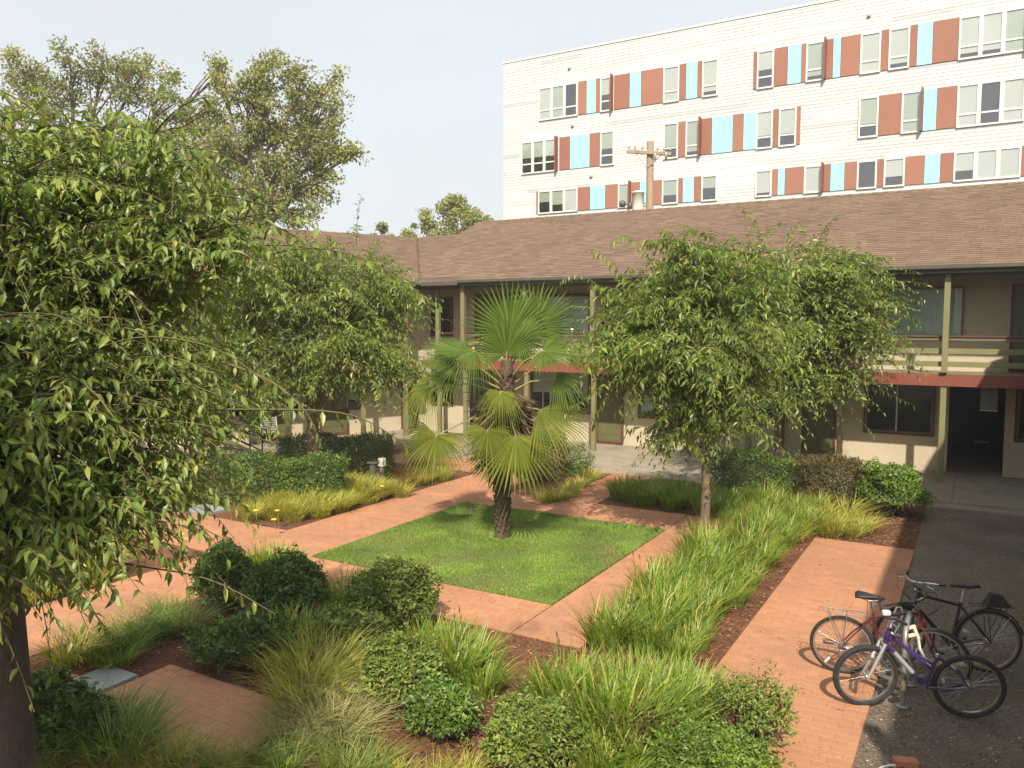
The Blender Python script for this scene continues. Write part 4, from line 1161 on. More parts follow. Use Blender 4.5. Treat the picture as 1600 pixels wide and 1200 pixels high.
def shade_tree(label, base, lobes, trunk_r, fork_z, leafL, leafW, n_shoot, per, seed, long_shoots=0, quality=2, shootL=(0.5, 1.1), group='broad leaved trees of the courtyard', extra=(), hang=0.34, limbs=11, bark='bark', NP=60):
    """lobes: [(centre, radii, weight)] of the crown, in metres"""
    g = np.random.default_rng(seed); rr = random.Random(seed)
    base = Vector(base)
    t = thing('tree', label, 'tree', base, 0, group)
    tot = sum(l[2] for l in lobes)
    cz = sum(l[0][2] * l[2] for l in lobes) / tot
    cx = sum(l[0][0] * l[2] for l in lobes) / tot; cy = sum(l[0][1] * l[2] for l in lobes) / tot
    # pads: each limb ends in a flat spray of shoots, with dark gaps between the sprays
    mL = float(np.mean(shootL))
    pads = []
    for c, r, w in lobes:
        k = max(2, int(round(NP * w / tot)))
        p, u = inside_ellipsoid(k, c, np.asarray(r) * 0.86, g, 0.3, 1.0)
        for q in p: pads.append((q, np.asarray(c, float)))
    mb = MB()
    fork = Vector((base.x + rr.uniform(-.05, .05), base.y, fork_z))
    mb.tube([base - Vector((0, 0, 0.05)), base + Vector((0, 0, 0.12)), base.lerp(fork, 0.4) + Vector((0.02, 0, 0)), base.lerp(fork, 0.8), fork], [trunk_r * 1.5, trunk_r * 1.12, trunk_r, trunk_r * 0.92, trunk_r * 0.9], 12)
    for k in range(limbs):
        c = Vector((cx, cy, cz)); lb = lobes[k % len(lobes)]
        ang = 2 * math.pi * k / limbs + rr.uniform(-.3, .3)
        lc = Vector(lb[0])
        end = lc + Vector((math.cos(ang) * lb[1][0] * 0.35, math.sin(ang) * lb[1][1] * 0.35, rr.uniform(-.1, 0.5) * lb[1][2]))
        st = fork - Vector((0, 0, rr.uniform(0.0, 0.35)))
        mid = st.lerp(end, 0.45) + Vector((0, 0, 0.14 * (end - st).length))
        q = st.lerp(mid, 0.5) + Vector((rr.uniform(-.06, .06), rr.uniform(-.06, .06), 0.1))
        r0 = trunk_r * rr.uniform(0.38, 0.55)
        mb.tube([st, q, mid, mid.lerp(end, 0.5) + Vector((0, 0, 0.06)), end], [r0, r0 * 0.85, r0 * 0.65, r0 * 0.45, r0 * .22], 6)
        # twigs from this limb out to the pads nearest to it
        near = sorted(pads, key=lambda pd: (Vector(pd[0]) - end).length)[:max(3, int(len(pads) / limbs) + 2)]
        for pd, _ in near:
            e = Vector(pd); b_ = st.lerp(end, rr.uniform(.55, .98)) + Vector((0, 0, .1))
            mb.tube([b_, b_.lerp(e, .5) + Vector((0, 0, .10 * (e - b_).length)), e], [r0 * 0.34, r0 * 0.22, 0.007], 5)
    mb.build('trunk', M[bark], t)
    parts = []
    per_pad = max(6, int(n_shoot * 0.78 / len(pads)))
    S = []; D = []
    for q, c in pads:
        h = unit((q - c)[None] * np.array([1, 1, .25]) + 1e-6)[0]
        S.append(q + g.normal(size=(per_pad, 3)) * np.array([.26, .26, .10]) * mL)
        D.append(unit(h * .55 + g.normal(size=(per_pad, 3)) * np.array([.75, .75, .22]) + np.array([0, 0, .22])))
    for c, r, w in lobes:                         # loose filling
        k = int(n_shoot * 0.22 * w / tot)
        p, u = inside_ellipsoid(k, c, np.asarray(r) * 0.8, g, 0.3, 1.0)
        o = unit(u * np.array([1, 1, 0.5]) + np.array([0, 0, 0.4]) + g.normal(size=u.shape) * 0.35)
        S.append(p - o * mL * 0.4); D.append(o)
    S = np.concatenate(S); D = np.concatenate(D); n = len(S)
    ln = g.uniform(*shootL, n); P = shoots(S, D, ln, g.uniform(0.15, 0.7, n), 7, g)
    V, F = leafy_shoots(P, per, leafL, leafW, g, hang, quality); parts.append((V, F, 0))
    V, F = strips(P, np.linspace(0.006, 0.002, 7)[None].repeat(n, 0)); parts.append((V, F, 1))
    if long_shoots:
        S = []; D = []
        for c, r, w in lobes:
            k = max(1, int(long_shoots * w / tot))
            p, u = inside_ellipsoid(k, c, np.asarray(r) * 0.9, g, 0.8, 1.0)
            S.append(p); D.append(unit(u * np.array([1, 1, 0.6]) + np.array([0, 0, 0.3])))
        S = np.concatenate(S); D = np.concatenate(D); n = len(S)
        P = shoots(S, D, g.uniform(shootL[1] * 0.8, shootL[1] * 1.45, n), g.uniform(0.15, 0.6, n), 9, g)
        V, F = leafy_shoots(P, int(per * 1.9), leafL, leafW, g, hang, quality); parts.append((V, F, 0))
        V, F = strips(P, np.linspace(0.007, 0.002, 9)[None].repeat(n, 0)); parts.append((V, F, 1))
    for pts, perx in extra:                       # single arching branches that the photograph shows clearly
        pts = np.array(pts, float)
        tt = np.linspace(0, 1, 14); src = np.linspace(0, 1, len(pts))
        P = np.stack([np.interp(tt, src, pts[:, i]) for i in range(3)], 1)
        for _ in range(3): P[1:-1] = (P[:-2] + P[1:-1] * 2 + P[2:]) / 4
        P = P[None]
        V, F = leafy_shoots(P, perx, leafL * 1.05, leafW, g, 1.1, quality, 0.12, 0.05); parts.append((V, F, 0))
        V, F = strips(P, np.linspace(0.010, 0.003, 14)[None]); parts.append((V, F, 1))
    V, F, I = join(parts)
    np_obj('crown', V, F, [M['leaf_tree'], M['twig']], t, mi=I)
    return t

# the near tree at the left edge
TX, TY = at(12, 900, 6.0).x, 6.0
def A6(px, py, D=6.0):
    p = at(px, py, D); return (p.x, p.y, p.z)
def rpx(px, D): return px / FPX * D
ext = []
for pts in ([(120, 735, 5.3), (200, 722, 5.0), (290, 740, 4.9), (370, 790, 4.9), (400, 830, 4.9)],
            [(0, 765, 5.2), (120, 762, 5.0), (200, 775, 4.9), (270, 800, 4.9)],
            [(300, 640, 5.4), (400, 640, 5.1), (500, 640, 5.0), (570, 650, 5.0), (640, 700, 5.0)],
            [(60, 800, 5.4), (160, 880, 5.2), (260, 890, 5.1), (340, 905, 5.0), (430, 960, 5.0)],
            [(20, 860, 5.6), (90, 900, 5.3), (150, 960, 5.2), (170, 990, 5.2)],
            [(330, 560, 5.6), (420, 590, 5.3), (480, 640, 5.2), (500, 690, 5.2)],
            [(250, 320, 5.8), (330, 300, 5.6), (420, 320, 5.5), (500, 345, 5.5)],
            [(60, 640, 5.0), (160, 600, 4.8), (280, 590, 4.8), (390, 640, 4.8)],
            [(20, 690, 5.0), (130, 690, 4.8), (230, 700, 4.8), (310, 740, 4.8)],
            [(110, 560, 5.0), (220, 520, 4.9), (340, 540, 4.9), (420, 600, 4.9)]):
    ext.append(([A6(*p) for p in pts], 15))
lob = [(A6(0, 560, 5.5), (rpx(265, 5.5), 1.6, rpx(250, 5.5)), 1.15),
       (A6(135, 385, 5.8), (rpx(150, 5.8), 1.2, rpx(140, 5.8)), 0.45),
       (A6(60, 310, 5.9), (rpx(170, 5.9), 1.2, rpx(120, 5.9)), 0.4),
       (A6(50, 690, 5.0), (rpx(170, 5.0), 1.2, rpx(170, 5.0)), 0.8),
       (A6(215, 535, 5.6), (rpx(80, 5.6), .8, rpx(110, 5.6)), 0.2),
       (A6(20, 810, 4.7), (rpx(130, 4.7), .8, rpx(120, 4.7)), 0.4),
       (A6(-220, 590, 5.0), (rpx(200, 5.0), 1.0, rpx(230, 5.0)), 0.45),
       (A6(190, 260, 5.9), (rpx(120, 5.9), .8, rpx(75, 5.9)), 0.16), (A6(340, 400, 5.7), (rpx(90, 5.7), .7, rpx(70, 5.7)), 0.16)]
shade_tree('largest and nearest tree with big drooping leaves and a dark trunk at the left edge', (TX, TY, 0), lob, 0.122, 2.6, 0.096, 0.036, 4000, 12, 21, 70, 2, (0.4, 0.85), extra=ext, hang=0.42, limbs=14, bark='bark_shaded', NP=105)
# the tree behind it, in front of the left wing
T2 = G(487, 728)
def At2(px, py, D): return A6(px, py, D)
D2 = 18.6
T2 = Vector((at(487, 700, D2).x, D2, 0))
lob = [(At2(500, 500, D2), (rpx(150, D2), 2.1, rpx(125, D2)), 1.0), (At2(420, 460, D2), (rpx(140, D2), 2.0, rpx(110, D2)), 0.8),
       (At2(560, 560, D2 - .6), (rpx(85, D2), 1.4, rpx(85, D2)), 0.45), (At2(400, 560, D2 - .8), (rpx(120, D2), 1.7, rpx(75, D2)), 0.5), (At2(560, 430, D2), (rpx(80, D2), 1.4, rpx(70, D2)), 0.35)]
shade_tree('full green tree with mottled trunk rising from the hedge before the left wing', T2, lob, 0.15, 2.1, 0.15, 0.055, 3000, 12, 22, 50, 1, (0.6, 1.2))
# the two trees on the right
T3 = G(1098, 852); D3 = T3.y
lob = [(At2(1085, 510, D3), (rpx(135, D3), 1.5, rpx(112, D3)), 1.0), (At2(1030, 540, D3), (rpx(95, D3), 1.2, rpx(90, D3)), 0.5), (At2(1100, 630, D3 - .1), (rpx(60, D3), 0.7, rpx(58, D3)), 0.25),
       (At2(1130, 430, D3), (rpx(90, D3), 1.1, rpx(60, D3)), 0.35), (At2(990, 500, D3), (rpx(60, D3), .8, rpx(60, D3)), 0.12)]
ext = [([A6(*p) for p in pts], 16) for pts in ([(960, 480, D3), (930, 440, D3), (900, 425, D3), (875, 440, D3)], [(980, 440, D3), (950, 400, D3), (925, 390, D3)], [(1030, 430, D3), (1000, 380, D3), (975, 365, D3), (955, 380, D3)],
        [(1060, 420, D3), (1050, 370, D3), (1030, 355, D3)], [(950, 540, D3), (915, 545, D3), (890, 570, D3)], [(960, 600, D3), (935, 640, D3), (925, 670, D3)], [(1130, 650, D3 - .5), (1170, 660, D3 - .6), (1210, 700, D3 - .6)])]
shade_tree('slender tree with feathery leaves and pale mottled trunk in the tall green grasses', T3, lob, 0.085, 1.75, 0.155, 0.052, 1900, 12, 23, 40, 1, (0.5, 1.0), extra=ext)
T4 = Vector((at(1215, 740, 18.0).x, 18.0, 0)); D4 = 18.0
lob = [(At2(1235, 470, D4), (rpx(140, D4), 1.9, rpx(105, D4)), 1.0), (At2(1285, 530, D4), (rpx(80, D4), 1.4, rpx(80, D4)), 0.42), (At2(1230, 585, D4), (rpx(105, D4), 1.5, rpx(62, D4)), 0.4), (At2(1290, 440, D4), (rpx(65, D4), 1.2, rpx(55, D4)), 0.25)]
ext = [([A6(*p) for p in pts], 14) for pts in ([(1360, 540, D4), (1390, 535, D4), (1430, 570, D4)], [(1340, 600, D4), (1380, 610, D4), (1430, 635, D4)], [(1350, 470, D4), (1400, 480, D4), (1440, 510, D4)], [(1240, 400, D4), (1230, 360, D4), (1255, 345, D4)], [(1310, 630, D4), (1350, 660, D4), (1365, 680, D4)], [(1340, 520, D4), (1400, 545, D4), (1450, 580, D4)])]
shade_tree('wide bushy tree before the red deck edge, its trunk standing in the brown hedge', T4, lob, 0.12, 1.9, 0.15, 0.055, 2400, 12, 24, 40, 1, (0.6, 1.15), extra=ext)

# unseen tree added left of the camera to shade the landing and near trunk
lob = [((-4.1, 1.6, 5.4), (1.6, 1.5, 1.5), 1.0), ((-5.4, 1.6, 5.6), (1.7, 1.7, 1.4), .8), ((-4.6, 2.0, 3.8), (1.4, 1.3, .9), .5)]
shade_tree('added shading tree left of the balcony, outside the frame', (-4.8, 1.6, 0), lob, 0.14, 2.3, 0.11, 0.05, 3400, 12, 25, 10, 1, (0.45, 0.9))
# big thin-crowned trees beyond the left wing
def far_tree(label, base, trunk_top, clumps, leaf, n, seed, trunk_r, tuft_r=0.3, group='tall trees beyond the roofs'):
    """clumps: [(centre, radii, weight)]: each a spray of foliage on its own limb"""
    g = np.random.default_rng(seed); rr = random.Random(seed)
    t = thing('tree', label, 'tree', base, 0, group)
    base = Vector(base); top = Vector(trunk_top)
    mb = MB()
    mb.tube([base, base.lerp(top, 0.5), top], [trunk_r * 1.2, trunk_r, trunk_r * 0.75], 10)
    for c, r, w in clumps:
        c = Vector(c)
        st = base.lerp(top, rr.uniform(0.75, 1.0)); mid = st.lerp(c, 0.5) + Vector((0, 0, 0.1 * (c - st).length))
        mb.tube([st, mid, c], [trunk_r * 0.4, trunk_r * 0.25, 0.03], 6)
        for j in range(7):
            e = c + Vector((rr.uniform(-.9, .9) * r[0], rr.uniform(-.9, .9) * r[1], rr.uniform(-.5, .95) * r[2]))
            b = mid.lerp(c, rr.uniform(0.2, 1.0)); mb.tube([b, b.lerp(e, .5) + Vector((0, 0, .1)), e], [0.045, 0.03, 0.012], 4)
    mb.build('trunk', M['bark'], t)
    P = []; D = []
    tot = sum(c[2] for c in clumps)
    for c, r, w in clumps:
        k = max(3, int(n * w / tot / 60))
        s, u = inside_ellipsoid(k, c, r, g, 0.1, 1.0)
        for p, q in zip(s, u):                    # leaf tufts
            m = 60
            rad = g.uniform(0.7, 1.4) * tuft_r
            P.append(p + unit(g.normal(size=(m, 3))) * (g.uniform(0, 1, (m, 1)) ** .45) * rad * 1.75 * np.array([1, 1, .8])); D.append(g.normal(size=(m, 3)) + q * 0.5 + np.array([0, 0, -.3]))
    P = np.concatenate(P); D = np.concatenate(D); n = len(P)
    V, F = leaf_geo(P, D, g.normal(size=(n, 3)) * .6 + np.array([0, 0, 1.0]), leaf * g.uniform(.7, 1.3, n), leaf * .8 * g.uniform(.7, 1.2, n), 0.2, 0.2, 1)
    np_obj('crown', V, F, M['leaf_far'], t)
    return t
DF = 38.0
def C(px, py, rx, ry, w=1.0, D=DF): return (A6(px, py, D), (rpx(rx, D), rpx((rx + ry) / 2, D), rpx(ry, D)), w)
far_tree('tall thin crowned tree beyond the left wing, the right one of the pair', (at(400, 400, DF).x, DF, 0), A6(395, 330, DF),
         [C(420, 110, 30, 34, .8), C(470, 140, 26, 40, .8), C(385, 150, 30, 30, .7), C(345, 115, 16, 26, .25), C(430, 190, 60, 40, 1.6), C(510, 170, 30, 40, .8), C(370, 220, 50, 40, 1.2), C(480, 240, 55, 40, 1.6),
          C(530, 235, 30, 20, .5), C(420, 280, 60, 40, 1.6), C(330, 260, 40, 40, 1.0), C(490, 290, 40, 30, .8), C(360, 320, 45, 30, .8), C(450, 330, 50, 25, .8), C(555, 240, 14, 10, .12), C(525, 120, 14, 14, .12)], 0.155, 23000, 31, 0.42, .27)
DF2 = 41.0
far_tree('tall thin crowned tree beyond the left wing, the left one of the pair', (at(120, 400, DF2).x, DF2, 0), A6(120, 320, DF2),
         [C(48, 115, 36, 36, 1.0, DF2), C(10, 150, 40, 40, 1.0, DF2), C(90, 160, 34, 36, .9, DF2), C(160, 110, 34, 36, 1.0, DF2), C(225, 115, 45, 26, 1.0, DF2), C(265, 150, 30, 36, .7, DF2), C(190, 170, 50, 34, 1.1, DF2), C(300, 190, 40, 34, .9, DF2),
          C(40, 220, 60, 40, 1.3, DF2), C(130, 230, 60, 36, 1.2, DF2), C(230, 230, 55, 36, 1.2, DF2), C(300, 260, 40, 36, .8, DF2), C(-60, 190, 60, 60, 1.3, DF2), C(60, 300, 70, 40, 1.2, DF2), C(190, 300, 70, 40, 1.1, DF2), C(330, 215, 36, 40, .8, DF2), C(290, 310, 50, 40, .9, DF2), C(345, 290, 40, 40, .8, DF2), C(110, 95, 24, 24, .4, DF2), C(335, 165, 26, 30, .5, DF2), C(360, 240, 30, 40, .7, DF2), C(345, 115, 14, 20, .2, DF2)], 0.165, 24000, 32, 0.45, .29)
DF3 = 62.0
far_tree('small distant tree showing above the roof left of the white block', (at(690, 420, DF3).x, DF3, 0), A6(700, 385, DF3),
         [C(662, 348, 20, 18, .8, DF3), C(705, 330, 24, 20, 1.0, DF3), C(708, 315, 12, 10, .4, DF3), C(740, 345, 28, 18, 1.1, DF3), C(700, 362, 40, 14, 1.1, DF3), C(762, 350, 14, 10, .3, DF3), C(640, 372, 16, 12, .4, DF3)], 0.2, 6500, 33, 0.3, .26)
DF4 = 70.0
far_tree('tip of a distant tree just clearing the corner of the roof', (at(595, 420, DF4).x, DF4, 0), A6(595, 385, DF4), [C(597, 358, 7, 6, 1, DF4), C(585, 368, 8, 5, .7, DF4), C(605, 370, 7, 5, .7, DF4)], 0.26, 700, 34, 0.2, .2)

# ================================================================== palm
PB = G(785, 842)
palm = thing('palm_tree', 'fan palm with shaggy brown trunk standing in the square lawn', 'palm', PB)
sc = FPX / PB.y * 1.0
def PP(px, py, dy=0.0):                           # palm space: dy in front of (-) or behind (+) the trunk axis
    p = at(px, py, PB.y + dy); return p
mb = MB()
rr = random.Random(5)
ax = [PB - Vector((0, 0, .05)), PB + Vector((0.0, 0, 0.3)), PB + Vector((0.01, 0, 0.9)), PB + Vector((0.05, 0, 1.7)), PB + Vector((0.07, 0, 2.5)), PB + Vector((0.08, 0, 3.2))]
def palm_axis(z):
    for a, b in zip(ax, ax[1:]):
        if a.z <= z <= b.z: return a.lerp(b, (z - a.z) / (b.z - a.z))
    return ax[-1]
mb.tube(ax, [0.15, 0.12, 0.125, 0.15, 0.15, 0.1], 14)
for k in range(300):                              # stubs of old leaf bases, overlapping upwards
    z = 0.05 + 2.9 * k / 300; th = k * 2.4
    c = palm_axis(z); r0 = 0.115 + 0.03 * min(1, z / 1.6)
    d = Vector((math.cos(th), math.sin(th), 0)); s = Vector((-d.y, d.x, 0)) * rr.uniform(0.025, 0.045)
    p = c + d * r0; q = c + d * (r0 + rr.uniform(0.02, 0.055)) + Vector((0, 0, rr.uniform(0.05, 0.1)))
    mb.add([p - s, p + s, q + s * .5, q - s * .5, p + Vector((0, 0, .07)) - d * .02], [(0, 1, 2, 3), (3, 2, 4), (0, 3, 4), (1, 4, 2)])
mb.build('trunk', M['palmbark'], palm)
# skirt of dead leaves and fibre under the crown
g = np.random.default_rng(8)
n = 1300
zz = g.uniform(1.5, 2.7, n); th = g.uniform(0, 6.283, n)
rad = 0.13 + 0.0 * zz
base = np.array([list(palm_axis(z)) for z in zz]) + np.stack([np.cos(th), np.sin(th), 0 * th], 1) * rad[:, None]
out = np.stack([np.cos(th), np.sin(th), -g.uniform(0.3, 2.0, n)], 1)
ln = g.uniform(0.25, 0.72, n)
V1, F1 = leaf_geo(base, out, g.normal(size=(n, 3)), ln, g.uniform(0.012, 0.04, n), 0.3, 0.2, 1)
np_obj('dead_fronds', V1, F1, M['palm_dead'], palm)
def frond(hub, fdir, nrm, Rr, spread, nseg, droop, seed, old, crown_z, stiff=0.5, cup=0.0):
    """a fan leaf: pleated segments joined near the hub and free beyond, their tips bending down"""
    g = random.Random(seed)
    hub = Vector(hub)
    f = Vector(fdir).normalized(); n = Vector(nrm); n = (n - f * n.dot(f)).normalized(); s = f.cross(n)
    mb = MB()
    half = spread / 2
    for i in range(nseg):
        u = (i + 0.5) / nseg * 2 - 1
        th = u * half
        L_ = Rr * (0.72 + 0.28 * math.cos(th * 0.55)) * g.uniform(0.93, 1.05)
        dth = half / nseg
        d = f * math.cos(th) + s * math.sin(th)
        e = f * -math.sin(th) + s * math.cos(th)
        pts = []
        bendn = g.uniform(0.8, 1.3) * droop
        for r, w, fold in ((0.03, 0.9, 0.0), (0.30, 1.0, 0.5), (0.54, 0.92, 0.5), (0.80, 0.5, 0.4), (1.0, 0.06, 0.0)):
            x = r * L_
            wd = min(x, 0.54 * L_) * math.sin(dth) * w if r < 0.9 else 0.002
            if r > 0.6: wd = 0.54 * L_ * math.sin(dth) * w
            wd = max(wd, 0.0015)
            k = max(0.0, r - stiff)
            p = hub + d * x + n * (-cup * x * abs(u) ** 1.5) + n * (0.06 * L_ * r * math.cos(u * 1.5))
            p = p + Vector((0, 0, -1)) * bendn * L_ * k * k * 2.2
            if r > 0.9: p = p + e * g.uniform(-.03, .03) * L_
            pts.append((p, e * wd, n * (-wd * fold * 1.6)))
        vs = []
        for p, w_, dn in pts: vs += [p - w_ + dn, p, p + w_ + dn]
        fs = []
        for k in range(len(pts) - 1):
            a, b = k * 3, k * 3 + 3
            fs += [(a, a + 1, b + 1, b), (a + 1, a + 2, b + 2, b + 1)]
        mb.add(vs, fs)
    o = mb.build('frond', M['palm_old'] if old else M['palm_leaf'], palm)
    c = palm_axis(crown_z)
    mid = c.lerp(hub, 0.5) + Vector((0, 0, 0.10 * (hub - c).length))
    mb = MB(); mb.tube([c, mid, hub, hub + f * 0.05], [0.022, 0.014, 0.011, 0.006], 6)
    mb.build('petiole', M['petiole'], o)
    return o
def dirv(deg, toward=0.0):                        # direction in the upright plane facing the camera; toward: lean to the camera
    a = R(deg); return Vector((math.cos(a), -toward, math.sin(a)))
# (hub px, hub px, depth, direction, lean, radius px, spread, facing, droop, old, crown z, stiff)
FR = [
 (797, 520, 0.25, 97, -0.15, 82, 250, (0, -1, .45), .05, 0, 2.9, .8), (835, 512, 0.5, 62, -0.3, 78, 230, (0, -1, .5), .1, 0, 2.9, .8),
 (848, 548, -0.55, -8, .3, 66, 220, (0.1, -.6, .9), .25, 0, 2.8, .65), 
 (728, 550, -.25, 172, .1, 70, 190, (-.1, -.35, 1), .25, 0, 2.75, .7), (716, 566, -.35, 182, .2, 66, 160, (0, -.5, 1), .2, 0, 2.7, .7), (742, 548, -.5, 215, .5, 55, 200, (-.2, -.5, 1), 1.0, 0, 2.75, .4),
 (708, 590, -.3, 186, .2, 62, 180, (-.1, -.4, 1), .7, 0, 2.65, .55), (672, 606, -.2, 196, .2, 52, 190, (-.2, -.7, .8), 1.1, 1, 2.6, .4),
 (782, 612, -.75, 262, .7, 42, 210, (0, -.75, .75), 1.0, 1, 2.5, .4), 
 (682, 680, -.35, 250, .35, 64, 230, (-.15, -1, .35), .6, 1, 2.2, .55), (762, 672, -.85, 265, .5, 52, 230, (0, -.9, .5), .8, 1, 2.2, .5), (806, 680, -.9, 272, .25, 95, 170, (0, -1, .3), .25, 1, 2.2, .7),
 (842, 640, -.55, -32, .3, 92, 140, (.35, -.8, .7), .45, 1, 2.3, .6), (868, 592, -.2, -6, .15, 62, 190, (.2, -.5, 1), 1.0, 0, 2.6, .4), (884, 560, .1, 14, .1, 58, 130, (0, -.6, .9), .3, 1, 2.7, .6),
 (792, 552, -.1, 96, .1, 60, 240, (0, -1, .5), .1, 0, 2.8, .8), 

 (810, 530, .1, 30, .2, 64, 220, (.2, -.7, .8), .35, 0, 2.85, .6), 
]
for i, (px, py, dy, dg, tw, rad, spr, nm, dr, old, cz, stf) in enumerate(FR):
    hub = PP(px, py, dy)
    frond(hub, dirv(dg, tw), nm, rad / FPX * (PB.y + dy), R(spr), 38 if spr > 180 else 32, dr, 100 + i, old, cz, stf)

# ================================================================== shrubs and clipped hedges
def leafy(name, label, cat, shape, n, leafL, leafW, m, seed, group=None, quality=1, rough=0.12, stems=14, loc=None, holes=0.12, sprigs=0):
    """shape: ('box', matrix, (sx, sy, h)) or ('dome', centre on the ground, (rx, ry, h)); leaves fill a shell of the volume"""
    g = np.random.default_rng(seed)
    if shape[0] == 'box':
        Mx, (sx, sy, h) = shape[1], shape[2]
        k = 3 * n
        p = g.uniform(-1, 1, (k, 3))
        ex = np.array([sx / 2, sy / 2, h / 2])
        q = p * ex
        dist = np.min(np.stack([ex[0] - abs(q[:, 0]), ex[1] - abs(q[:, 1]), ex[2] - q[:, 2]], 1), 1)
        keep = g.uniform(size=k) < np.exp(-dist / 0.13)
        q = q[keep][:n]
        rel = np.stack([ex[0] - abs(q[:, 0]), ex[1] - abs(q[:, 1]), ex[2] - q[:, 2]], 1)
        nrm = np.zeros_like(q); ix = np.argmin(rel, 1)
        nrm[np.arange(len(q)), ix] = np.where(ix == 2, 1.0, np.sign(q[np.arange(len(q)), np.minimum(ix, 1)]))
        lump = 0.06 * np.sin(q[:, 0] * 5 + seed) + 0.06 * np.sin(q[:, 1] * 6 + 2) + 0.05 * np.sin(q[:, 2] * 7 + q[:, 0] * 3)
        q = q + nrm * (lump * rough * 8)[:, None] + g.normal(size=q.shape) * rough * 0.18
        q[:, 2] += h / 2
        mm = np.array(Mx); pos = q @ mm[:3, :3].T + mm[:3, 3]; nw = nrm @ mm[:3, :3].T
        base = Mx.to_translation(); ext = (sx / 2, sy / 2, h)
        rnd = [Mx @ Vector((random.Random(seed + i).uniform(-.4, .4) * sx, random.Random(seed + i + 50).uniform(-.4, .4) * sy, 0)) for i in range(stems)]
    else:
        c, (rx, ry, h) = shape[1], shape[2]
        u = unit(g.normal(size=(n, 3))); u[:, 2] = np.where(u[:, 2] < -0.35, -u[:, 2], u[:, 2])
        A3 = unit(g.normal(size=(7, 3))); fl = 1 + rough * (np.sin(u @ A3[0] * 5 + seed) + .8 * np.sin(u @ A3[1] * 8 + 1) + .7 * np.sin(u @ A3[2] * 12 + 2) + .5 * np.sin(u @ A3[3] * 18 + 3))
        k = (1 - g.exponential(0.16, n)).clip(0.25, 1.1) * fl
        cz = h * 0.46
        pos = np.array([c[0], c[1], cz]) + u * k[:, None] * np.array([rx, ry, h - cz])
        lo = pos[:, 2] < cz
        pos[lo, 2] = cz - (cz - pos[lo, 2]) * (cz / max(h - cz, .01))
        pos[:, 2] = np.maximum(pos[:, 2], 0.03)
        nw = u; base = Vector((c[0], c[1], 0))
        rnd = [Vector((c[0] + random.Random(seed + i).uniform(-.35, .35) * rx, c[1] + random.Random(seed + i + 50).uniform(-.35, .35) * ry, 0)) for i in range(stems)]
        if holes:
            f = np.sin(pos[:, 0] * 9 + seed) * np.sin(pos[:, 1] * 8) * np.sin(pos[:, 2] * 10 + 1)
            keep = f < 1 - holes * 1.2
            pos = pos[keep]; nw = nw[keep]
    n = len(pos)
    t = thing(name, label, cat, base, 0, group)
    d = unit(nw * 0.6 + g.normal(size=(n, 3)) * 0.7 + np.array([0, 0, 0.25]))
    nn = nw * 0.6 + np.array([0, 0, .7]) + g.normal(size=(n, 3)) * 0.45
    V, F = leaf_geo(pos, d, nn, leafL * g.uniform(.6, 1.25, n), leafW * g.uniform(.7, 1.2, n), 0.25, 0.2, quality)
    if sprigs:                                    # uneven new growth that stands out of the clipped outline
        idx = g.integers(n, size=sprigs); P = shoots(pos[idx], unit(nw[idx] + np.array([0, 0, .8]) + g.normal(size=(sprigs, 3)) * .3), g.uniform(.1, .28, sprigs), g.uniform(0, .4, sprigs), 5, g)
        V2, F2 = leafy_shoots(P, 7, leafL, leafW, g, 0.1, 1); V, F, _ = join([(V, F, 0), (V2, F2, 0)])
    np_obj('foliage', V, F, m, t)
    # branching stems inside
    S = []
    for i, b in enumerate(rnd):
        for j in range(5):
            e = pos[g.integers(n)]
            S.append(np.stack([np.array(b), np.array(b) * .5 + e * .5 + np.array([0, 0, .08]), e]))
    S = np.array(S)
    V, F = strips(S, np.array([[.012, .008, .003]]).repeat(len(S), 0))
    np_obj('stems', V, F, M['bark'], t)
    return t
def HB(p0, p1, depth, back=True):                 # matrix and length of a hedge from p0 to p1 (its front foot line)
    d = p1 - p0; L_ = d.length; a = math.atan2(d.y, d.x)
    m = Matrix.Translation(p0.lerp(p1, .5)) @ Matrix.Rotation(a, 4, 'Z') @ Matrix.Translation((0, depth / 2, 0))
    return m, L_
HG = 'clipped hedges of the courtyard'
m, L_ = HB(G(305, 792), G(535, 790), 1.0)
leafy('hedge', 'long clipped dark green hedge behind the yellow flowering grasses on the left', 'hedge', ('box', m, (L_, 1.0, 0.95)), 15000, .06, .032, M['leaf_hedge'], 41, HG, sprigs=90)
m, L_ = HB(G(430, 752), G(612, 750), 1.1)
leafy('hedge', 'dark clipped hedge around the tree trunk by the left walkway', 'hedge', ('box', m, (L_, 1.2, 1.0)), 11000, .065, .035, M['leaf_dark'], 42, HG, sprigs=60)
m, L_ = HB(G(838, 756), G(886, 752), .8)
leafy('hedge', 'yellowish green square hedge right behind the palm fronds', 'hedge', ('box', m, (L_, .8, 1.2)), 5000, .06, .032, M['leaf_brownish'], 43, HG, sprigs=40)
m, L_ = HB(G(896, 748), G(926, 742), .7)
leafy('hedge', 'smallest clipped green hedge beside the yellow tuft at the back path', 'hedge', ('box', m, (L_, .75, .62)), 2600, .055, .03, M['leaf_hedge'], 44, HG, sprigs=20)
m, L_ = HB(G(1248, 800), G(1352, 806), .9)
leafy('hedge', 'brownish clipped hedge before the beige wall right of the trees', 'hedge', ('box', m, (L_, 1.0, 1.05)), 8500, .06, .032, M['leaf_brownish'], 45, HG, sprigs=70)
m, L_ = HB(G(1105, 772), G(1245, 790), .9)
leafy('hedge', 'dark olive hedge in the shade between the two right trees', 'hedge', ('box', m, (L_, .9, .95)), 8000, .06, .032, M['leaf_hedge'], 46, HG, sprigs=50)
c = G(1388, 805)
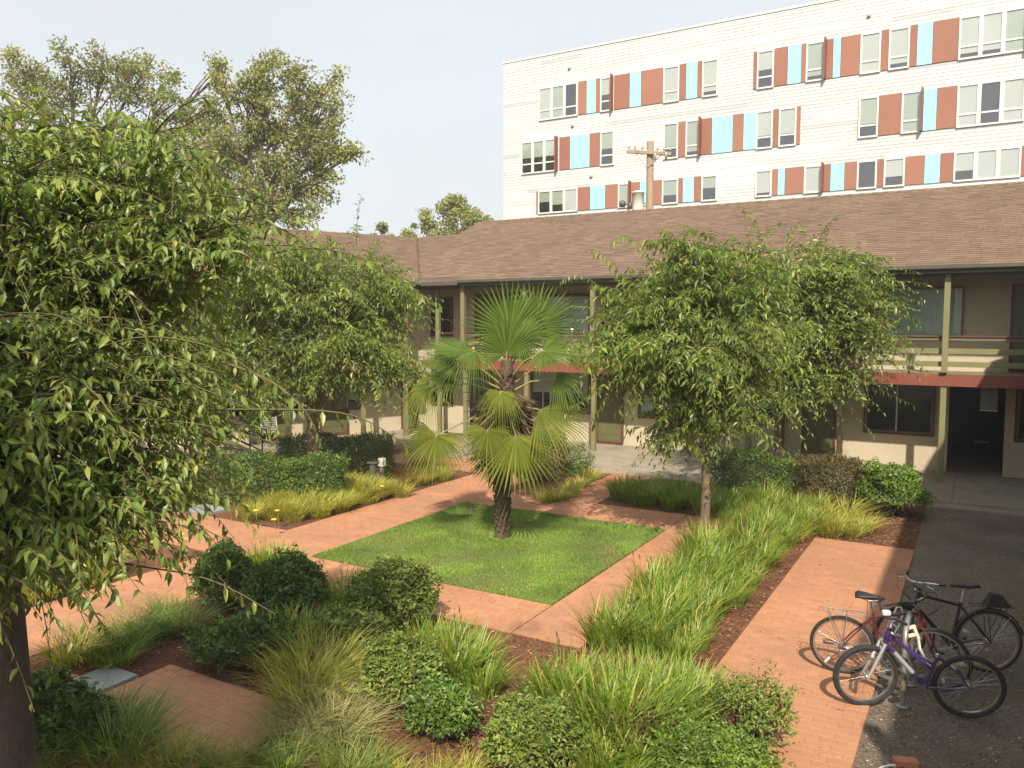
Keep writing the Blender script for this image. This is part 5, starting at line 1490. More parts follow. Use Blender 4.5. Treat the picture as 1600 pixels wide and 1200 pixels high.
leafy('shrub', 'bright green rounded shrub at the gravel edge by the brown hedge', 'shrub', ('dome', c, (.68, .62, 1.0)), 7500, .075, .045, M['leaf_bright'], 47, None, sprigs=90)
SG = 'shrubs of the near planting bed'
def S(label, px, py, rx, ry, h, n, m, seed, leaf=(.06, .035), **kw):
    c = G(px, py); c.y += ry * 0.6
    leafy('shrub', label, 'shrub', ('dome', c, (rx, ry, h)), n, leaf[0], leaf[1], M[m], seed, SG, **kw)
S('dark round shrub left of the tall grass tuft by the crossing paths', 340, 962, .42, .42, .85, 4500, 'leaf_dark', 51, sprigs=40)
S('broad dark green shrub between two tufts of tall grass', 440, 985, .55, .45, .8, 6500, 'leaf_dark', 52, sprigs=50)
S('low dark shrub in the shade above the brick landing', 370, 1050, .62, .42, .48, 5500, 'leaf_dark', 53, sprigs=60)
S('olive shrub with a flat clipped side against the brick path', 612, 1000, .52, .44, .88, 7500, 'leaf_olive', 54, sprigs=80)
S('speckled olive shrub below the flat sided one', 545, 1030, .4, .36, .5, 4200, 'leaf_olive', 55, sprigs=50)
S('upright dull green shrub in the middle of the near bed', 625, 1122, .36, .33, .70, 5500, 'leaf_olive', 56, (.055, .032), sprigs=80)
S('small reddish shrub over bare red mulch', 690, 1168, .3, .28, .5, 3000, 'leaf_hedge', 57, (.06, .036), sprigs=40)
S('big grey green shrub at the bottom centre of the picture', 838, 1222, .42, .36, .56, 7000, 'leaf_olive', 58, (.056, .03), quality=1, sprigs=110)
S('bright green low shrub in front of the tall grasses', 1110, 1236, .55, .34, .38, 7000, 'leaf_bright', 59, (.052, .03), sprigs=110)
S('open twiggy shrub leaning over the brick path', 1182, 1188, .36, .3, .62, 1500, 'leaf_olive', 60, (.052, .026), holes=.6, stems=22, sprigs=130)
S('dark leafy plant in the lower left corner by the tree trunk', 40, 1190, .5, .4, .6, 3500, 'leaf_dark', 61, (.08, .045), sprigs=50)
S('brownish twiggy plant at the foot of the bright green shrub', 1010, 1205, .3, .25, .35, 800, 'leaf_brownish', 62, (.06, .03), holes=.3, sprigs=40)
S('dark shrub under the tree in the lower left flower bed', 215, 800, .7, .6, .8, 4500, 'leaf_dark', 63, sprigs=40)

# ================================================================== tufts of grass
def tuft(name, n, h, spread, w, lean, arch, m, seed, seeds=0, segs=5):
    g = np.random.default_rng(seed)
    th = g.uniform(0, 6.283, n); r = spread * np.sqrt(g.uniform(0, 1, n)) * 0.45
    base = np.stack([np.cos(th) * r, np.sin(th) * r, 0 * r], 1)
    th2 = th + g.normal(size=n) * 0.8
    out = np.stack([np.cos(th2), np.sin(th2), 0 * th], 1)
    H = h * g.uniform(.55, 1.1, n); ln = lean * g.uniform(.3, 1.5, n); ar = arch * g.uniform(.2, 1.5, n)
    side = np.stack([-np.sin(th2 + .5), np.cos(th2 + .5), 0 * th], 1)
    V = []; W = []
    for k in range(segs):
        t = k / (segs - 1)
        c = base + out * (ln * t + ar * t ** 2.2)[:, None] * H[:, None] + np.array([0, 0, 1.0]) * (H * (t - 0.55 * (ar / (1 + ar)) * t ** 2.6))[:, None]
        wd = w * (1 - t ** 1.8) * (0.6 + .4 * min(1, t * 4)) + 0.0004
        V += [c - side * wd, c + side * wd]
    V = np.stack(V, 1); k2 = V.shape[1]
    T = []
    for k in range(segs - 1):
        a = 2 * k; T += [(a, a + 1, a + 3), (a, a + 3, a + 2)]
    F = (np.arange(n) * k2)[:, None, None] + np.array(T)[None]
    parts = [(V.reshape(-1, 3), F.reshape(-1, 3), 0)]
    mats = [M[m]]
    if seeds:
        sp = g.uniform(-1, 1, (seeds, 2)) * spread * .4
        a = np.concatenate([sp, np.zeros((seeds, 1))], 1); e = a + np.concatenate([sp * .6 + g.normal(size=(seeds, 2)) * .06, h * g.uniform(1.0, 1.25, (seeds, 1))], 1)
        mid = a * .45 + e * .55
        P = np.stack([a, mid, a * .1 + e * .9], 1); V1, F1 = strips(P, np.array([[.004, .003, .002]]).repeat(seeds, 0)); parts.append((V1, F1, 1))
        P = np.stack([a * .12 + e * .88, a * .06 + e * .94, e], 1); V1, F1 = strips(P, np.array([[.004, .010, .002]]).repeat(seeds, 0)); parts.append((V1, F1, 1))
        mats.append(M['orange'])
    V, F, I = join(parts)
    return np_mesh(name, V, F, mats, mi=I)
TU = {
 'tall': [tuft('grass_tuft', 210, .54, .45, .0125, .28, .38, 'blade_green', 70 + i, seeds=(4 if i == 1 else 0)) for i in range(5)],
 'low': [tuft('grass_tuft', 210, .42, .45, .0075, .45, .75, 'blade_yellow', 80 + i) for i in range(5)],
 'straw': [tuft('grass_tuft', 240, .40, .45, .005, .55, .9, 'blade_straw', 90 + i) for i in range(3)],
 'dark': [tuft('grass_tuft', 240, .42, .45, .0055, .5, .8, 'blade_dark', 100 + i) for i in range(4)],
 'rust': [tuft('grass_tuft', 200, .42, .45, .006, .45, .6, 'blade_rust', 110 + i) for i in range(2)],
 'lime': [tuft('grass_tuft', 230, .52, .45, .007, .4, .5, 'blade_yellow', 120 + i) for i in range(3)],
}
tr = random.Random(3)
LAB = {
 'R': ('tuft of tall green strap leaved grass in the bed between lawn and right path', 'tall grasses of the right bed'),
 'B': ('tuft of green grass in the bed behind the lawn', 'grasses behind the lawn'),
 'L': ('yellow green grass tuft in front of the left hedge', 'yellow grasses before the left hedge'),
 'W': ('yellow green tuft in the flower bed beneath the near tree', 'grasses of the shaded flower bed'),
 'N': ('tall green grass tuft at the bottom between the near shrubs', 'tall grasses of the near bed'),
 'D': ('fine dark green grass mound in the shade beside the landing', 'fine grasses by the brick landing'),
 'Y': ('pale yellow grass mound in the middle of the near bed', 'pale grasses of the near bed'),
 'H': ('pale fine grass mound at the top of the right path', 'pale grasses at the right path'),
 'M': ('tall strap leaved tuft beside the dark shrubs left of the path corner', 'tall tufts among the dark shrubs'),
}
def where(key, a, b):                             # what a tuft stands beside, for its label
    if key == 'R':
        row = 'beside the lawn path' if b < 1.45 else ('beside the right path' if b > 1.85 else 'in the middle of the bed')
        end = 'at its near end' if a < .6 else ('around the slender tree' if 2.4 < a < 4.4 else ('nearer than the slender tree' if a <= 2.4 else 'beyond the slender tree'))
        return 'tall green tuft %s, %s' % (row, end)
    if key == 'B': return 'green tuft in the bed behind the lawn, %s' % ('by the back path' if b < -1.0 else ('in the middle of its row' if b < 0.1 else 'by the tall right bed'))
    if key == 'L': return 'yellow green tuft before the left hedge, %s' % (('at the path edge' if b > -6.75 else 'close to the hedge') + (' near the path crossing' if a < 2.6 else (' halfway along' if a < 4.6 else ' towards the meter box')))
    if key == 'W': return 'yellow green tuft under the near tree, %s' % ('at the brick path edge' if b > -7.2 else 'deep in the flower bed')
    if key == 'N': return 'tall green tuft at the bottom, %s' % ('left of the big grey green shrub' if b < 0.15 else ('behind the bright low shrub' if a < -2.25 else 'at the near path corner'))
    if key == 'D': return 'fine dark grass mound %s' % ('above the brick landing near the slanting path' if a > -4.35 else ('at the bottom edge below the landing' if b > -2.6 else 'beside the grey slab and dark trunk'))
    if key == 'Y': return None
    return None
def put(kind, p, key, s=1.0, label=None):
    o = bpy.data.objects.new('grass_tuft', tr.choice(TU[kind]))
    k = s * tr.uniform(.85, 1.15)
    m = Matrix.Translation(p) @ Matrix.Rotation(tr.uniform(0, 6.28), 4, 'Z') @ Matrix.Rotation(tr.uniform(-.08, .08), 4, 'X') @ Matrix.Diagonal((k, k, k * tr.uniform(.9, 1.12), 1))
    link(o, world_m=m)
    lb, gp_ = LAB[key]
    if key == 'Y': lb = {'low': 'pale yellow arching grass mound in the near bed', 'straw': 'dry straw coloured grass mound in the near bed', 'lime': 'fresh green arching grass mound right of the landing'}[kind]
    tag(o, label or where(key, *to_grid(p)) or lb, 'grass', None if label else gp_)
    return o
a = -0.85
while a < 5.5:                                    # right bed
    b = 1.22
    while b < 2.35:
        put('tall', gp(a + tr.uniform(-.12, .12), b + tr.uniform(-.12, .12)), 'R', 1.0 if b < 1.9 else .85)
        b += .40
    a += .42
for k in range(16):
    put('tall', gp(tr.uniform(5.6, 8.2), tr.uniform(.9, 2.3)), 'R', .95)
for k in range(22):
    put('tall', gp(6.15 + tr.uniform(0, 1.2), -1.75 + 2.4 * k / 21 + tr.uniform(-.1, .1)), 'B', .9)
for px, py in ((905, 762), (890, 775), (870, 782), (925, 750), (850, 785)):
    put('low', G(px, py), 'B', .95, 'yellow green tuft beside the smallest hedge at the back path' if px == 905 else None)
for px, py in ((1235, 845), (1265, 832), (1300, 838), (1330, 838), (1280, 815), (1315, 818), (1250, 815), (1345, 830)):
    put('low', G(px, py), 'H', 1.1)
for k in range(64):                               # left bed, in front of the hedge
    a = tr.uniform(1.2, 6.9); b = tr.uniform(-7.9, -6.25)
    if b < -7.0 - 0.0 and a > 4.6: continue
    put('low', gp(a, b), 'L', 1.0)
for px, py in ((640, 760), (660, 748), (682, 740), (655, 735), (630, 745)):
    put('rust', G(px, py), 'L', 1.0, {640: 'rust brown dry grass tuft by the grey meter box', 682: 'rust tinted tuft at the back left path corner'}.get(px))
put('lime', G(625, 778), 'L', .8, 'bright green tuft at the right end of the yellow grasses')
for k in range(46):                               # flower bed beneath the near tree
    a = tr.uniform(-4.6, -.85); b = tr.uniform(-9.5, -6.25)
    put('low' if tr.random() < .7 else 'lime', gp(a, b), 'W', 1.05)
for px, py, s in ((420, 905, 1.05), (445, 900, 1.0), (400, 900, .9), (545, 960, 1.15), (570, 965, 1.0), (530, 985, 1.0), (450, 1020, .95), (480, 1030, .9)):
    put('tall', G(px, py), 'M', s)
for px, py, s in ((690, 1040, 1.1), (720, 1065, 1.1), (660, 1030, 1.0), (755, 1085, .85), (700, 1075, .9), (850, 1110, .9), (880, 1125, 1.05), (920, 1135, 1.15), (965, 1135, 1.25), (1005, 1140, 1.25), (1045, 1140, 1.15), (1080, 1125, 1.0),
                  (940, 1170, 1.15), (985, 1170, 1.2), (1030, 1165, 1.1), (895, 1100, .9), (1070, 1150, 1.0), (1100, 1120, .8), (990, 1110, 1.0), (1030, 1105, 1.0), (930, 1215, .95), (965, 1225, .9), (1010, 1200, 1.0), (700, 1045, 1.0), (735, 1050, .95)):
    put('tall', G(px, py), 'N', s)
for px, py, k, s in ((470, 1085, 'low', 1.15), (500, 1110, 'low', 1.1), (535, 1125, 'straw', 1.1), (560, 1090, 'low', 1.0), (520, 1160, 'straw', 1.15), (470, 1140, 'straw', 1.0), (560, 1140, 'straw', .8), (470, 1110, 'lime', 1.0), (490, 1060, 'lime', 1.0), (455, 1045, 'lime', 1.0), (520, 1040, 'lime', .95), (500, 1075, 'lime', 1.05), (560, 1055, 'low', .9), (450, 1165, 'straw', .9)):
    put(k, G(px, py), 'Y', s)
for px, py, k, s in ((200, 1010, 'dark', 1.1), (240, 1000, 'dark', 1.1), (280, 985, 'dark', 1.1), (150, 1025, 'dark', 1.0), (110, 1035, 'low', .9), (180, 1040, 'dark', .9), (255, 965, 'dark', .9),
                     (165, 1150, 'dark', 1.15), (190, 1165, 'dark', 1.0), (140, 1170, 'dark', 1.1), (190, 1190, 'dark', 1.2), (255, 1195, 'low', .7), (300, 1205, 'dark', .7), (345, 1205, 'low', .65), (390, 1210, 'dark', .7), (440, 1210, 'dark', .7), (100, 1195, 'dark', 1.0)):
    put(k, G(px, py), 'D', s)
for px, py, k, s in ((560, 1222, 'dark', .85), (615, 1228, 'low', .6), (680, 1228, 'low', .6), (725, 1226, 'lime', .55), (530, 1225, 'dark', .85)):
    put(k, G(px, py), 'N', s, {560: 'dark green tuft cut by the bottom edge below the red mulch'}.get(px))
# daylily flowers
def flower(px, py, z, label, s=1.0):
    p = G(px, py, z)
    f = thing('daylily', label, 'flower', (p.x, p.y, 0), 0, None)
    mb = MB(); mb.tube([(p.x + .03, p.y + .02, 0), (p.x + .02, p.y, z * .6), (p.x, p.y, z - .02)], .005, 5); mb.build('stem', M['petiole'], f)
    pos = np.array([[p.x, p.y, z - .02]] * 6); th = np.arange(6) * 1.047 + px
    d = np.stack([np.cos(th), np.sin(th) - .25, .65 + 0 * th], 1)
    V, F = leaf_geo(pos, d, np.array([[0, 0, 1.0]]).repeat(6, 0) - d * .2, np.full(6, .075 * s), np.full(6, .045 * s), .35, .1, 2)
    np_obj('petals', V, F, M['yellow'], f)
for i, (px, py, z, w) in enumerate(((384, 790, .4, 'yellow daylily, upper left bloom before the left hedge'), (399, 797, .4, 'yellow daylily, lower bloom of the pair before the left hedge'), (433, 797, .4, 'pale yellow daylily bloom in the middle of the left grasses'),
      (428, 811, .36, 'pale daylily bloom nearest the path edge in the left grasses'), (597, 759, .36, 'pale yellow daylily at the right end of the left grasses'), (358, 783, .4, 'small pale daylily at the left end of the hedge'))):
    flower(px, py, z, w, .9)
for i, (px, py, z) in enumerate(((284, 834, .45), (289, 842, .42), (279, 844, .4), (117, 878, .45), (132, 884, .42), (147, 868, .45), (240, 846, .42), (45, 905, .4))):
    f = flower(px, py, z, 'yellow daylily blooming in the flower bed beneath the near tree', .95)
for o in COL.objects:
    if o.name.startswith('daylily') and 'beneath the near tree' in o.get('label', ''): o['group'] = 'daylilies beneath the near tree'
# ================================================================== bicycles and their stand
def bicycle(label, rear, front, lean, Rw, paint, style):
    rear, front = Vector(rear), Vector(front)
    d = front - rear; wb = d.length
    m = Matrix.Translation(rear) @ Matrix.Rotation(math.atan2(d.y, d.x), 4, 'Z') @ Matrix.Rotation(lean, 4, 'X')
    m = Matrix.Translation((0, 0, .016)) @ m
    b = thing('bicycle', label, 'bicycle', m=m, group='bicycles locked at the stand')
    I4 = Matrix.Identity(4)
    def part(mb, name, mt, par=None): return mb.build(name, mt, par or b, local=I4)
    def wheel(cx, steer=0.0):
        W = Matrix.Translation((cx, 0, Rw)) @ Matrix.Rotation(steer, 4, 'Z')
        n = 40
        mb = MB(W); mb.tube([((Rw - .022) * math.cos(2 * math.pi * i / n), 0, (Rw - .022) * math.sin(2 * math.pi * i / n)) for i in range(n)], style.get('tyre', .022), 8, closed=True)
        w = part(mb, 'wheel', M['rubber'])
        mb = MB(W)
        r1 = Rw - .046; vs = []
        for i in range(n):
            c, s = math.cos(2 * math.pi * i / n), math.sin(2 * math.pi * i / n)
            for y, r in ((-.012, r1 + .012), (.012, r1 + .012), (.011, r1 - .012), (-.011, r1 - .012)): vs.append((r * c, y, r * s))
        fs = []
        for i in range(n):
            j = (i + 1) % n
            for k in range(4): fs.append((i*4+k, i*4+(k+1) % 4, j*4+(k+1) % 4, j*4+k))
        mb.add(vs, fs); part(mb, 'rim', M['steel'], w)
        mb = MB(W)
        for i in range(28):
            t = 2 * math.pi * i / 28; t2 = t + (0.5 if i % 2 else -0.5)
            y = .03 if (i // 2) % 2 else -.03
            mb.tube([(.02 * math.cos(t2), y, .02 * math.sin(t2)), (r1 * math.cos(t), 0, r1 * math.sin(t))], .0016, 3, cap=False)
        part(mb, 'spokes', M['steel'], w)
        mb = MB(W); mb.lathe([(0, -.055), (.012, -.055), (.012, -.035), (.024, -.033), (.024, -.028), (.014, -.02), (.014, .02), (.024, .028), (.024, .033), (.012, .035), (.012, .055), (0, .055)], 12, axis='Y'); part(mb, 'hub', M['steel'], w)
        t0 = style.get('refl', 0.7) + cx
        mb = MB(W @ Matrix.Rotation(-t0, 4, 'Y')); mb.bevbox(Rw * .62, Rw * .86, -.012, .012, -.013, .013, .004); part(mb, 'reflector', M['reflector'], w)
        return w
    wheel(0.0); wheel(wb, style.get('steer', 0.0))
    k = wb
    BB = (.42 * k, 0, .285); ST = (.315 * k, 0, style.get('st', .72)); HT = (.79 * k, 0, .86); HB_ = (.825 * k, 0, .70); RA = (0, 0, Rw); FAx = (wb, 0, Rw)
    tt = style.get('tt')
    mb = MB()
    mb.tube([BB, HB_], .021, 10); mb.tube([BB, ST], .017, 10)
    if tt == 'low':
        mb.tube([(.80 * k, 0, .80), (.375 * k, 0, .47)], .018, 10); mb.tube([(.81 * k, 0, .77), (.36 * k, 0, .52)], .012, 8)
    else: mb.tube([(.80 * k, 0, .83), (ST[0] - .01 + .01 * k, 0, ST[2] - .04)], .017, 10)
    for s in (-1, 1):
        mb.tube([(BB[0] - .03, .03 * s, BB[2]), (.1, .055 * s, Rw - .01), (0, .062 * s, Rw)], .0095, 8)
        mb.tube([(ST[0], .02 * s, ST[2] - .05 if tt != 'low' else .60), (.1, .05 * s, Rw + .14), (0, .062 * s, Rw)], .0085, 8)
    mb.lathe([(0, -.04), (.024, -.04), (.024, .04), (0, .04)], 12, BB, axis='Y')
    f = part(mb, 'frame', M[paint])
    mb = MB(); mb.tube([HB_, HT], .023, 12); part(mb, 'head_tube', M[paint], f)
    if style.get('band'):
        mb = MB(); a_, b_ = Vector(BB).lerp(Vector(HB_), .30), Vector(BB).lerp(Vector(HB_), .78); mb.tube([a_, b_], .0225, 10); part(mb, 'down_tube_band', M['silver'], f)
    FM = Matrix.Translation((wb, 0, 0)) @ Matrix.Rotation(style.get('steer', 0.0), 4, 'Z') @ Matrix.Translation((-wb, 0, 0))
    mb = MB(FM)
    cr = Vector(HB_) + Vector((.005, 0, -.02))
    mb.tube([HB_, cr], .02, 10); mb.beam(cr + Vector((0, -.06, 0)), cr + Vector((0, .06, 0)), .03, .028)
    for s in (-1, 1):
        r = .017 if style.get('sus') else .0115
        mb.tube([cr + Vector((0, .055 * s, .01)), cr.lerp(Vector(FAx), .55) + Vector((0, .057 * s, 0)), (wb, .06 * s, Rw)], [r, r, r * .8], 10)
    if style.get('sus'): mb.tube([cr.lerp(Vector(FAx), .3) + Vector((-.01, -.06, 0)), cr.lerp(Vector(FAx), .3) + Vector((-.03, 0, .06)), cr.lerp(Vector(FAx), .3) + Vector((-.01, .06, 0))], .012, 8)
    part(mb, 'fork', M[style.get('fork', paint)])
    top = Vector(HT) + Vector((-.02, 0, .07)); sm = top + Vector((.06, 0, .035))
    mb = MB(FM); mb.tube([HT, top, sm], .013, 8); part(mb, 'stem', M[style.get('stem', 'steel')])
    mb = MB(FM)
    rise, sweep = style.get('rise', .03), style.get('sweep', -.05)
    mb.tube([sm + Vector((sweep * 1.8, -.29, rise)), sm + Vector((sweep * .6, -.2, rise)), sm + Vector((0, -.06, 0)), sm + Vector((0, .06, 0)), sm + Vector((sweep * .6, .2, rise)), sm + Vector((sweep * 1.8, .29, rise))], .011, 8)
    hb = part(mb, 'handlebar', M[style.get('bar', 'steel')])
    for s in (-1, 1):
        mb = MB(FM); mb.tube([sm + Vector((sweep * 1.05, .22 * s, rise)), sm + Vector((sweep * 1.85, .30 * s, rise))], .0165, 8); part(mb, 'grip', M['vinyl'], hb)
        mb = MB(FM); p = sm + Vector((sweep * .7, .19 * s, rise - .012)); mb.tube([p, p + Vector((.05, .01 * s, -.015)), p + Vector((.03, .09 * s, -.03))], .0055, 6); part(mb, 'brake_lever', M['steel'], hb)
        mb = MB(FM); q = Vector(HB_) + Vector((.02, 0, .05)); mb.tube([p, p + Vector((.13, -.02 * s, .04)), sm + Vector((.15, .05 * s, -.08)), q], .0035, 5); part(mb, 'brake_cable', M['vinyl'], hb)
    if style.get('lamp'):
        mb = MB(FM @ Matrix.Translation(sm + Vector((.03, .1, rise + .02)))); mb.bevbox(-.04, .04, -.025, .025, -.02, .03, .01); part(mb, 'headlight', M['reflector'], hb)
    if style.get('seat'):
        sh = style['seat']
        mb = MB(); mb.tube([(ST[0], 0, ST[2] - .04), (ST[0] - .03, 0, sh - .03)], .0125, 8); part(mb, 'seat_post', M['steel'])
        mb = MB(Matrix.Translation((ST[0] - .03, 0, sh)))
        vs = []; secs = [(-.15, .075, .0, .022), (-.12, .088, .012, .035), (-.04, .072, .006, .04), (.04, .034, .004, .035), (.11, .022, .0, .03), (.145, .012, -.008, .015)]
        n = 10
        for x, w, z, h in secs:
            for i in range(n):
                t = 2 * math.pi * i / n
                vs.append((x, w * math.cos(t), z + (h * .55 if math.sin(t) > 0 else h) * math.sin(t)))
        fs = [(a*n+i, a*n+(i+1) % n, (a+1)*n+(i+1) % n, (a+1)*n+i) for a in range(len(secs) - 1) for i in range(n)]
        mb.add(vs, fs + [tuple(range(n - 1, -1, -1)), tuple(range((len(secs)-1)*n, len(secs)*n))], smooth=True)
        sd_ = part(mb, 'saddle', M['vinyl'])
        mb = MB(Matrix.Translation((ST[0] - .03, 0, sh - .04)))
        for y in (-.022, .022): mb.tube([(-.11, y, .02), (-.04, y, 0), (.04, y, 0), (.11, y * .5, .025)], .0035, 5)
        part(mb, 'saddle_rails', M['steel'], sd_)
    else:
        mb = MB(); mb.tube([(ST[0] + .004, 0, ST[2] - .06), (ST[0], 0, ST[2] + .03)], .0155, 10); part(mb, 'seat_collar', M['steel'])
    mb = MB(); c = Vector(BB)
    mb.lathe([(.055, -.052), (.088, -.052), (.092, -.050), (.088, -.048), (.055, -.048)], 30, (c.x, c.y, c.z), axis='Y')
    for i in range(5):
        t = i * 1.2566; mb.beam((c.x, -.05, c.z), (c.x + .07 * math.cos(t), -.05, c.z + .07 * math.sin(t)), .012, .004, up=(0, 1, 0))
    cw = part(mb, 'chainring', M['rust_steel'])
    ca = style.get('crank', .5)
    for s in (-1, 1):
        dx, dz = math.cos(ca) * s * .165, math.sin(ca) * s * .165
        mb = MB(); mb.beam((c.x, .068 * s, c.z), (c.x + dx, .078 * s, c.z + dz), .024, .012, up=(0, 1, 0)); a_ = part(mb, 'crank_arm', M['steel'])
        mb = MB(Matrix.Translation((c.x + dx, .125 * s, c.z + dz))); mb.bevbox(-.045, .045, -.045, .045, -.012, .012, .005); part(mb, 'pedal', M['vinyl'], a_)
    mb = MB()
    for z0, z1 in ((c.z + .088, Rw + .035), (c.z - .088, Rw - .035)): mb.beam((c.x, -.05, z0), (0, -.05, z1), .006, .010)
    part(mb, 'chain', M['rust_steel'])
    mb = MB(); mb.lathe([(0, -.058), (.042, -.056), (.036, -.05), (.03, -.045), (0, -.04)], 18, (0, 0, Rw), axis='Y'); mb.bevbox(-.025, .025, -.075, -.05, Rw - .13, Rw - .03, .006); part(mb, 'derailleur', M['rust_steel'])
    if style.get('fender'):
        for cx, a0, a1 in ((0, -.2, 2.9), (wb, .1, 2.6)):
            W = Matrix.Translation((cx, 0, Rw)); mb = MB(W); vs = []; n = 22
            for i in range(n):
                t = a0 + (a1 - a0) * i / (n - 1) if cx == 0 else math.pi - (a0 + (a1 - a0) * i / (n - 1)) + .55
                for y, r in ((-.03, Rw + .012), (0, Rw + .026), (.03, Rw + .012), (.028, Rw + .009), (0, Rw + .022), (-.028, Rw + .009)): vs.append((r * math.cos(t), y, r * math.sin(t)))
            fs = [(i*6+j, i*6+(j+1) % 6, (i+1)*6+(j+1) % 6, (i+1)*6+j) for i in range(n - 1) for j in range(6)]
            mb.add(vs, fs, smooth=True); fe = part(mb, 'mudguard', M['black'])
            mb = MB(W)
            for s in (-1, 1):
                for t in (1.1, 2.2): mb.tube([(0, .065 * s, 0), ((Rw + .01) * math.cos(t), .03 * s, (Rw + .01) * math.sin(t))], .0028, 4)
            part(mb, 'mudguard_stay', M['steel'], fe)
    if style.get('rack'):
        z = Rw * 2 + .05; mt = M[style['rack']]
        mb = MB()
        for y in (-.055, .055): mb.tube([(.2, y * .6, z + .0), (.14, y, z), (-.22, y, z), (-.25, y * .5, z)], .0055, 6)
        for x in (-.2, -.1, 0, .1): mb.tube([(x, -.055, z), (x, .055, z)], .004, 5)
        for s in (-1, 1):
            mb.tube([(-.16, .057 * s, z), (0, .07 * s, Rw)], .005, 5); mb.tube([(.04, .057 * s, z), (0, .07 * s, Rw)], .005, 5)
        rk = part(mb, 'luggage_rack', mt)
        if style.get('bag'):
            mb = MB(Matrix.Translation((-.06, 0, z + .007)))
            mb.add([(-.13, -.07, 0), (.11, -.08, 0), (.11, .08, 0), (-.13, .07, 0), (-.06, -.035, .12), (.04, -.045, .13), (.04, .045, .13), (-.06, .035, .12)], [(3,2,1,0),(4,5,6,7),(0,1,5,4),(1,2,6,5),(2,3,7,6),(3,0,4,7)])
            part(mb, 'bag', M['vinyl'], rk)
    return b
pf, pr_ = G(1350, 1104), G(1510, 1123)
bicycle('purple step-through bicycle with silver fork nearest in front, facing the brick path', pr_, pf, R(-5), .325, 'purple', dict(tt='low', tyre=.027, sus=True, fork='silver', st=.60, band=True, steer=R(14), crank=.4, refl=.9, lamp=True, rise=.05, bar='black', sweep=-.04))
bicycle('dark red bicycle with bare luggage rack, its rear wheel on the brick path', G(1314, 1054), G(1462, 1078), R(4), .335, 'darkred', dict(tyre=.021, seat=.93, st=.74, rack='rust_steel', fork='darkred', crank=2.2, refl=-2.2, steer=R(-18), bar='black', sweep=-.09, rise=.0))
bicycle('black city bicycle with mudguards and a small bag on its rear rack', G(1543, 1053), G(1404, 1044), R(3), .35, 'black', dict(tyre=.02, seat=.96, st=.77, fender=True, rack='black', bag=True, fork='black', crank=-.3, refl=.4, steer=R(22), sweep=-.10, rise=.02, stem='steel'))
rp = G(1410, 1103)
rd = (G(1410, 1103) - G(1425, 1050)).normalized()
q0 = Vector((rp.x, rp.y, 0)); q1 = q0 - Vector((rd.x, rd.y, 0)) * .62
mbk = thing('bike_stand', 'grey steel hoop stand that the bicycles lean against', 'bike stand', q0)
mb = MB(); pts = [q0]; h = .80
for i in range(9):
    t = math.pi * i / 8; c = q0.lerp(q1, .5); pts.append(c + (q0 - c) * math.cos(t) + Vector((0, 0, h - .12 + .16 * math.sin(t))))
pts.append(q1); mb.tube(pts, .026, 10); mb.build('hoop', M['rust_steel'], mbk)
for q in (q0, q1):
    mb = MB(Matrix.Translation(q)); mb.lathe([(0, 0), (.075, 0), (.075, .012), (.03, .014), (0, .014)], 14); mb.build('base_plate', M['rust_steel'], mbk)
def Lk(px, py, D): p = at(px, py, D); return (p.x, p.y, p.z)
D_ = 8.15
lock = thing('cable_lock', 'thick cream coated cable lock with a forked end hanging among the bicycles', 'lock', at(1440, 1000, D_))
mb = MB(); mb.tube([Lk(1428, 980, D_), Lk(1434, 995, D_), Lk(1437, 1013, D_), Lk(1445, 1028, D_ - .05), Lk(1454, 1042, D_ - .1)], .016, 8); mb.build('cable', M['cream'], lock)
mb = MB()
mb.beam(Lk(1427, 978, D_), Lk(1435, 998, D_), .035, .03); mb.beam(Lk(1430, 978, D_), Lk(1414, 983, D_), .028, .026); mb.beam(Lk(1433, 990, D_), Lk(1419, 994, D_), .028, .026)
mb.build('lock_head', M['cream'], lock)
ul = thing('u_lock', 'pale grey shackle lock hooked over the bike stand', 'lock', at(1400, 970, 8.35))
mb = MB(); mb.tube([Lk(1389, 990, 8.3), Lk(1395, 965, 8.35), Lk(1401, 949, 8.4), Lk(1408, 949, 8.4), Lk(1411, 960, 8.4), Lk(1405, 978, 8.35), Lk(1396, 992, 8.3)], .011, 8); mb.build('shackle', M['reflector'], ul)
mb = MB(); mb.tube([Lk(1386, 984, 8.28), Lk(1399, 996, 8.28)], .018, 8); mb.build('crossbar', M['cream'], ul)

# ================================================================== small things
def slab(name, label, quad, z0, z1, m, group=None):
    mb = MB(); mb.prism(quad, z0, z1)
    return tag(mb.build(name, m), label, 'paving slab', group)
def gq(a0, a1, b0, b1): return [tuple(gp(a0, b0))[:2], tuple(gp(a0, b1))[:2], tuple(gp(a1, b1))[:2], tuple(gp(a1, b0))[:2]]
slab('stepping_slab', 'grey concrete slab between the two brick landings in the shade', gq(-4.78, -4.25, -3.38, -2.87), .0, .05, M['slab'])
slab('stepping_slab', 'grey concrete slab half hidden by grass beside the dark trunk', gq(-5.55, -5.05, -3.38, -2.87), .0, .045, M['slab'])
p = G(300, 806)
slab('stepping_slab', 'pale grey slab at the left end of the long hedge', gq(1.05, 1.6, -9.1, -8.3), .0, .05, M['slab'])
p = G(597, 757)
mt = thing('meter_box', 'small pale meter box on a grey stake in front of the dark hedge', 'meter box', (p.x, p.y, 0))
zt = at(597, 717, p.y).z
mb = MB(Matrix.Translation((p.x, p.y, 0)) @ Matrix.Rotation(GA, 4, 'Z')); mb.bevbox(-.075, .075, -.06, .06, zt - .18, zt + .02, .01); mb.build('case', M['offwhite'], mt)
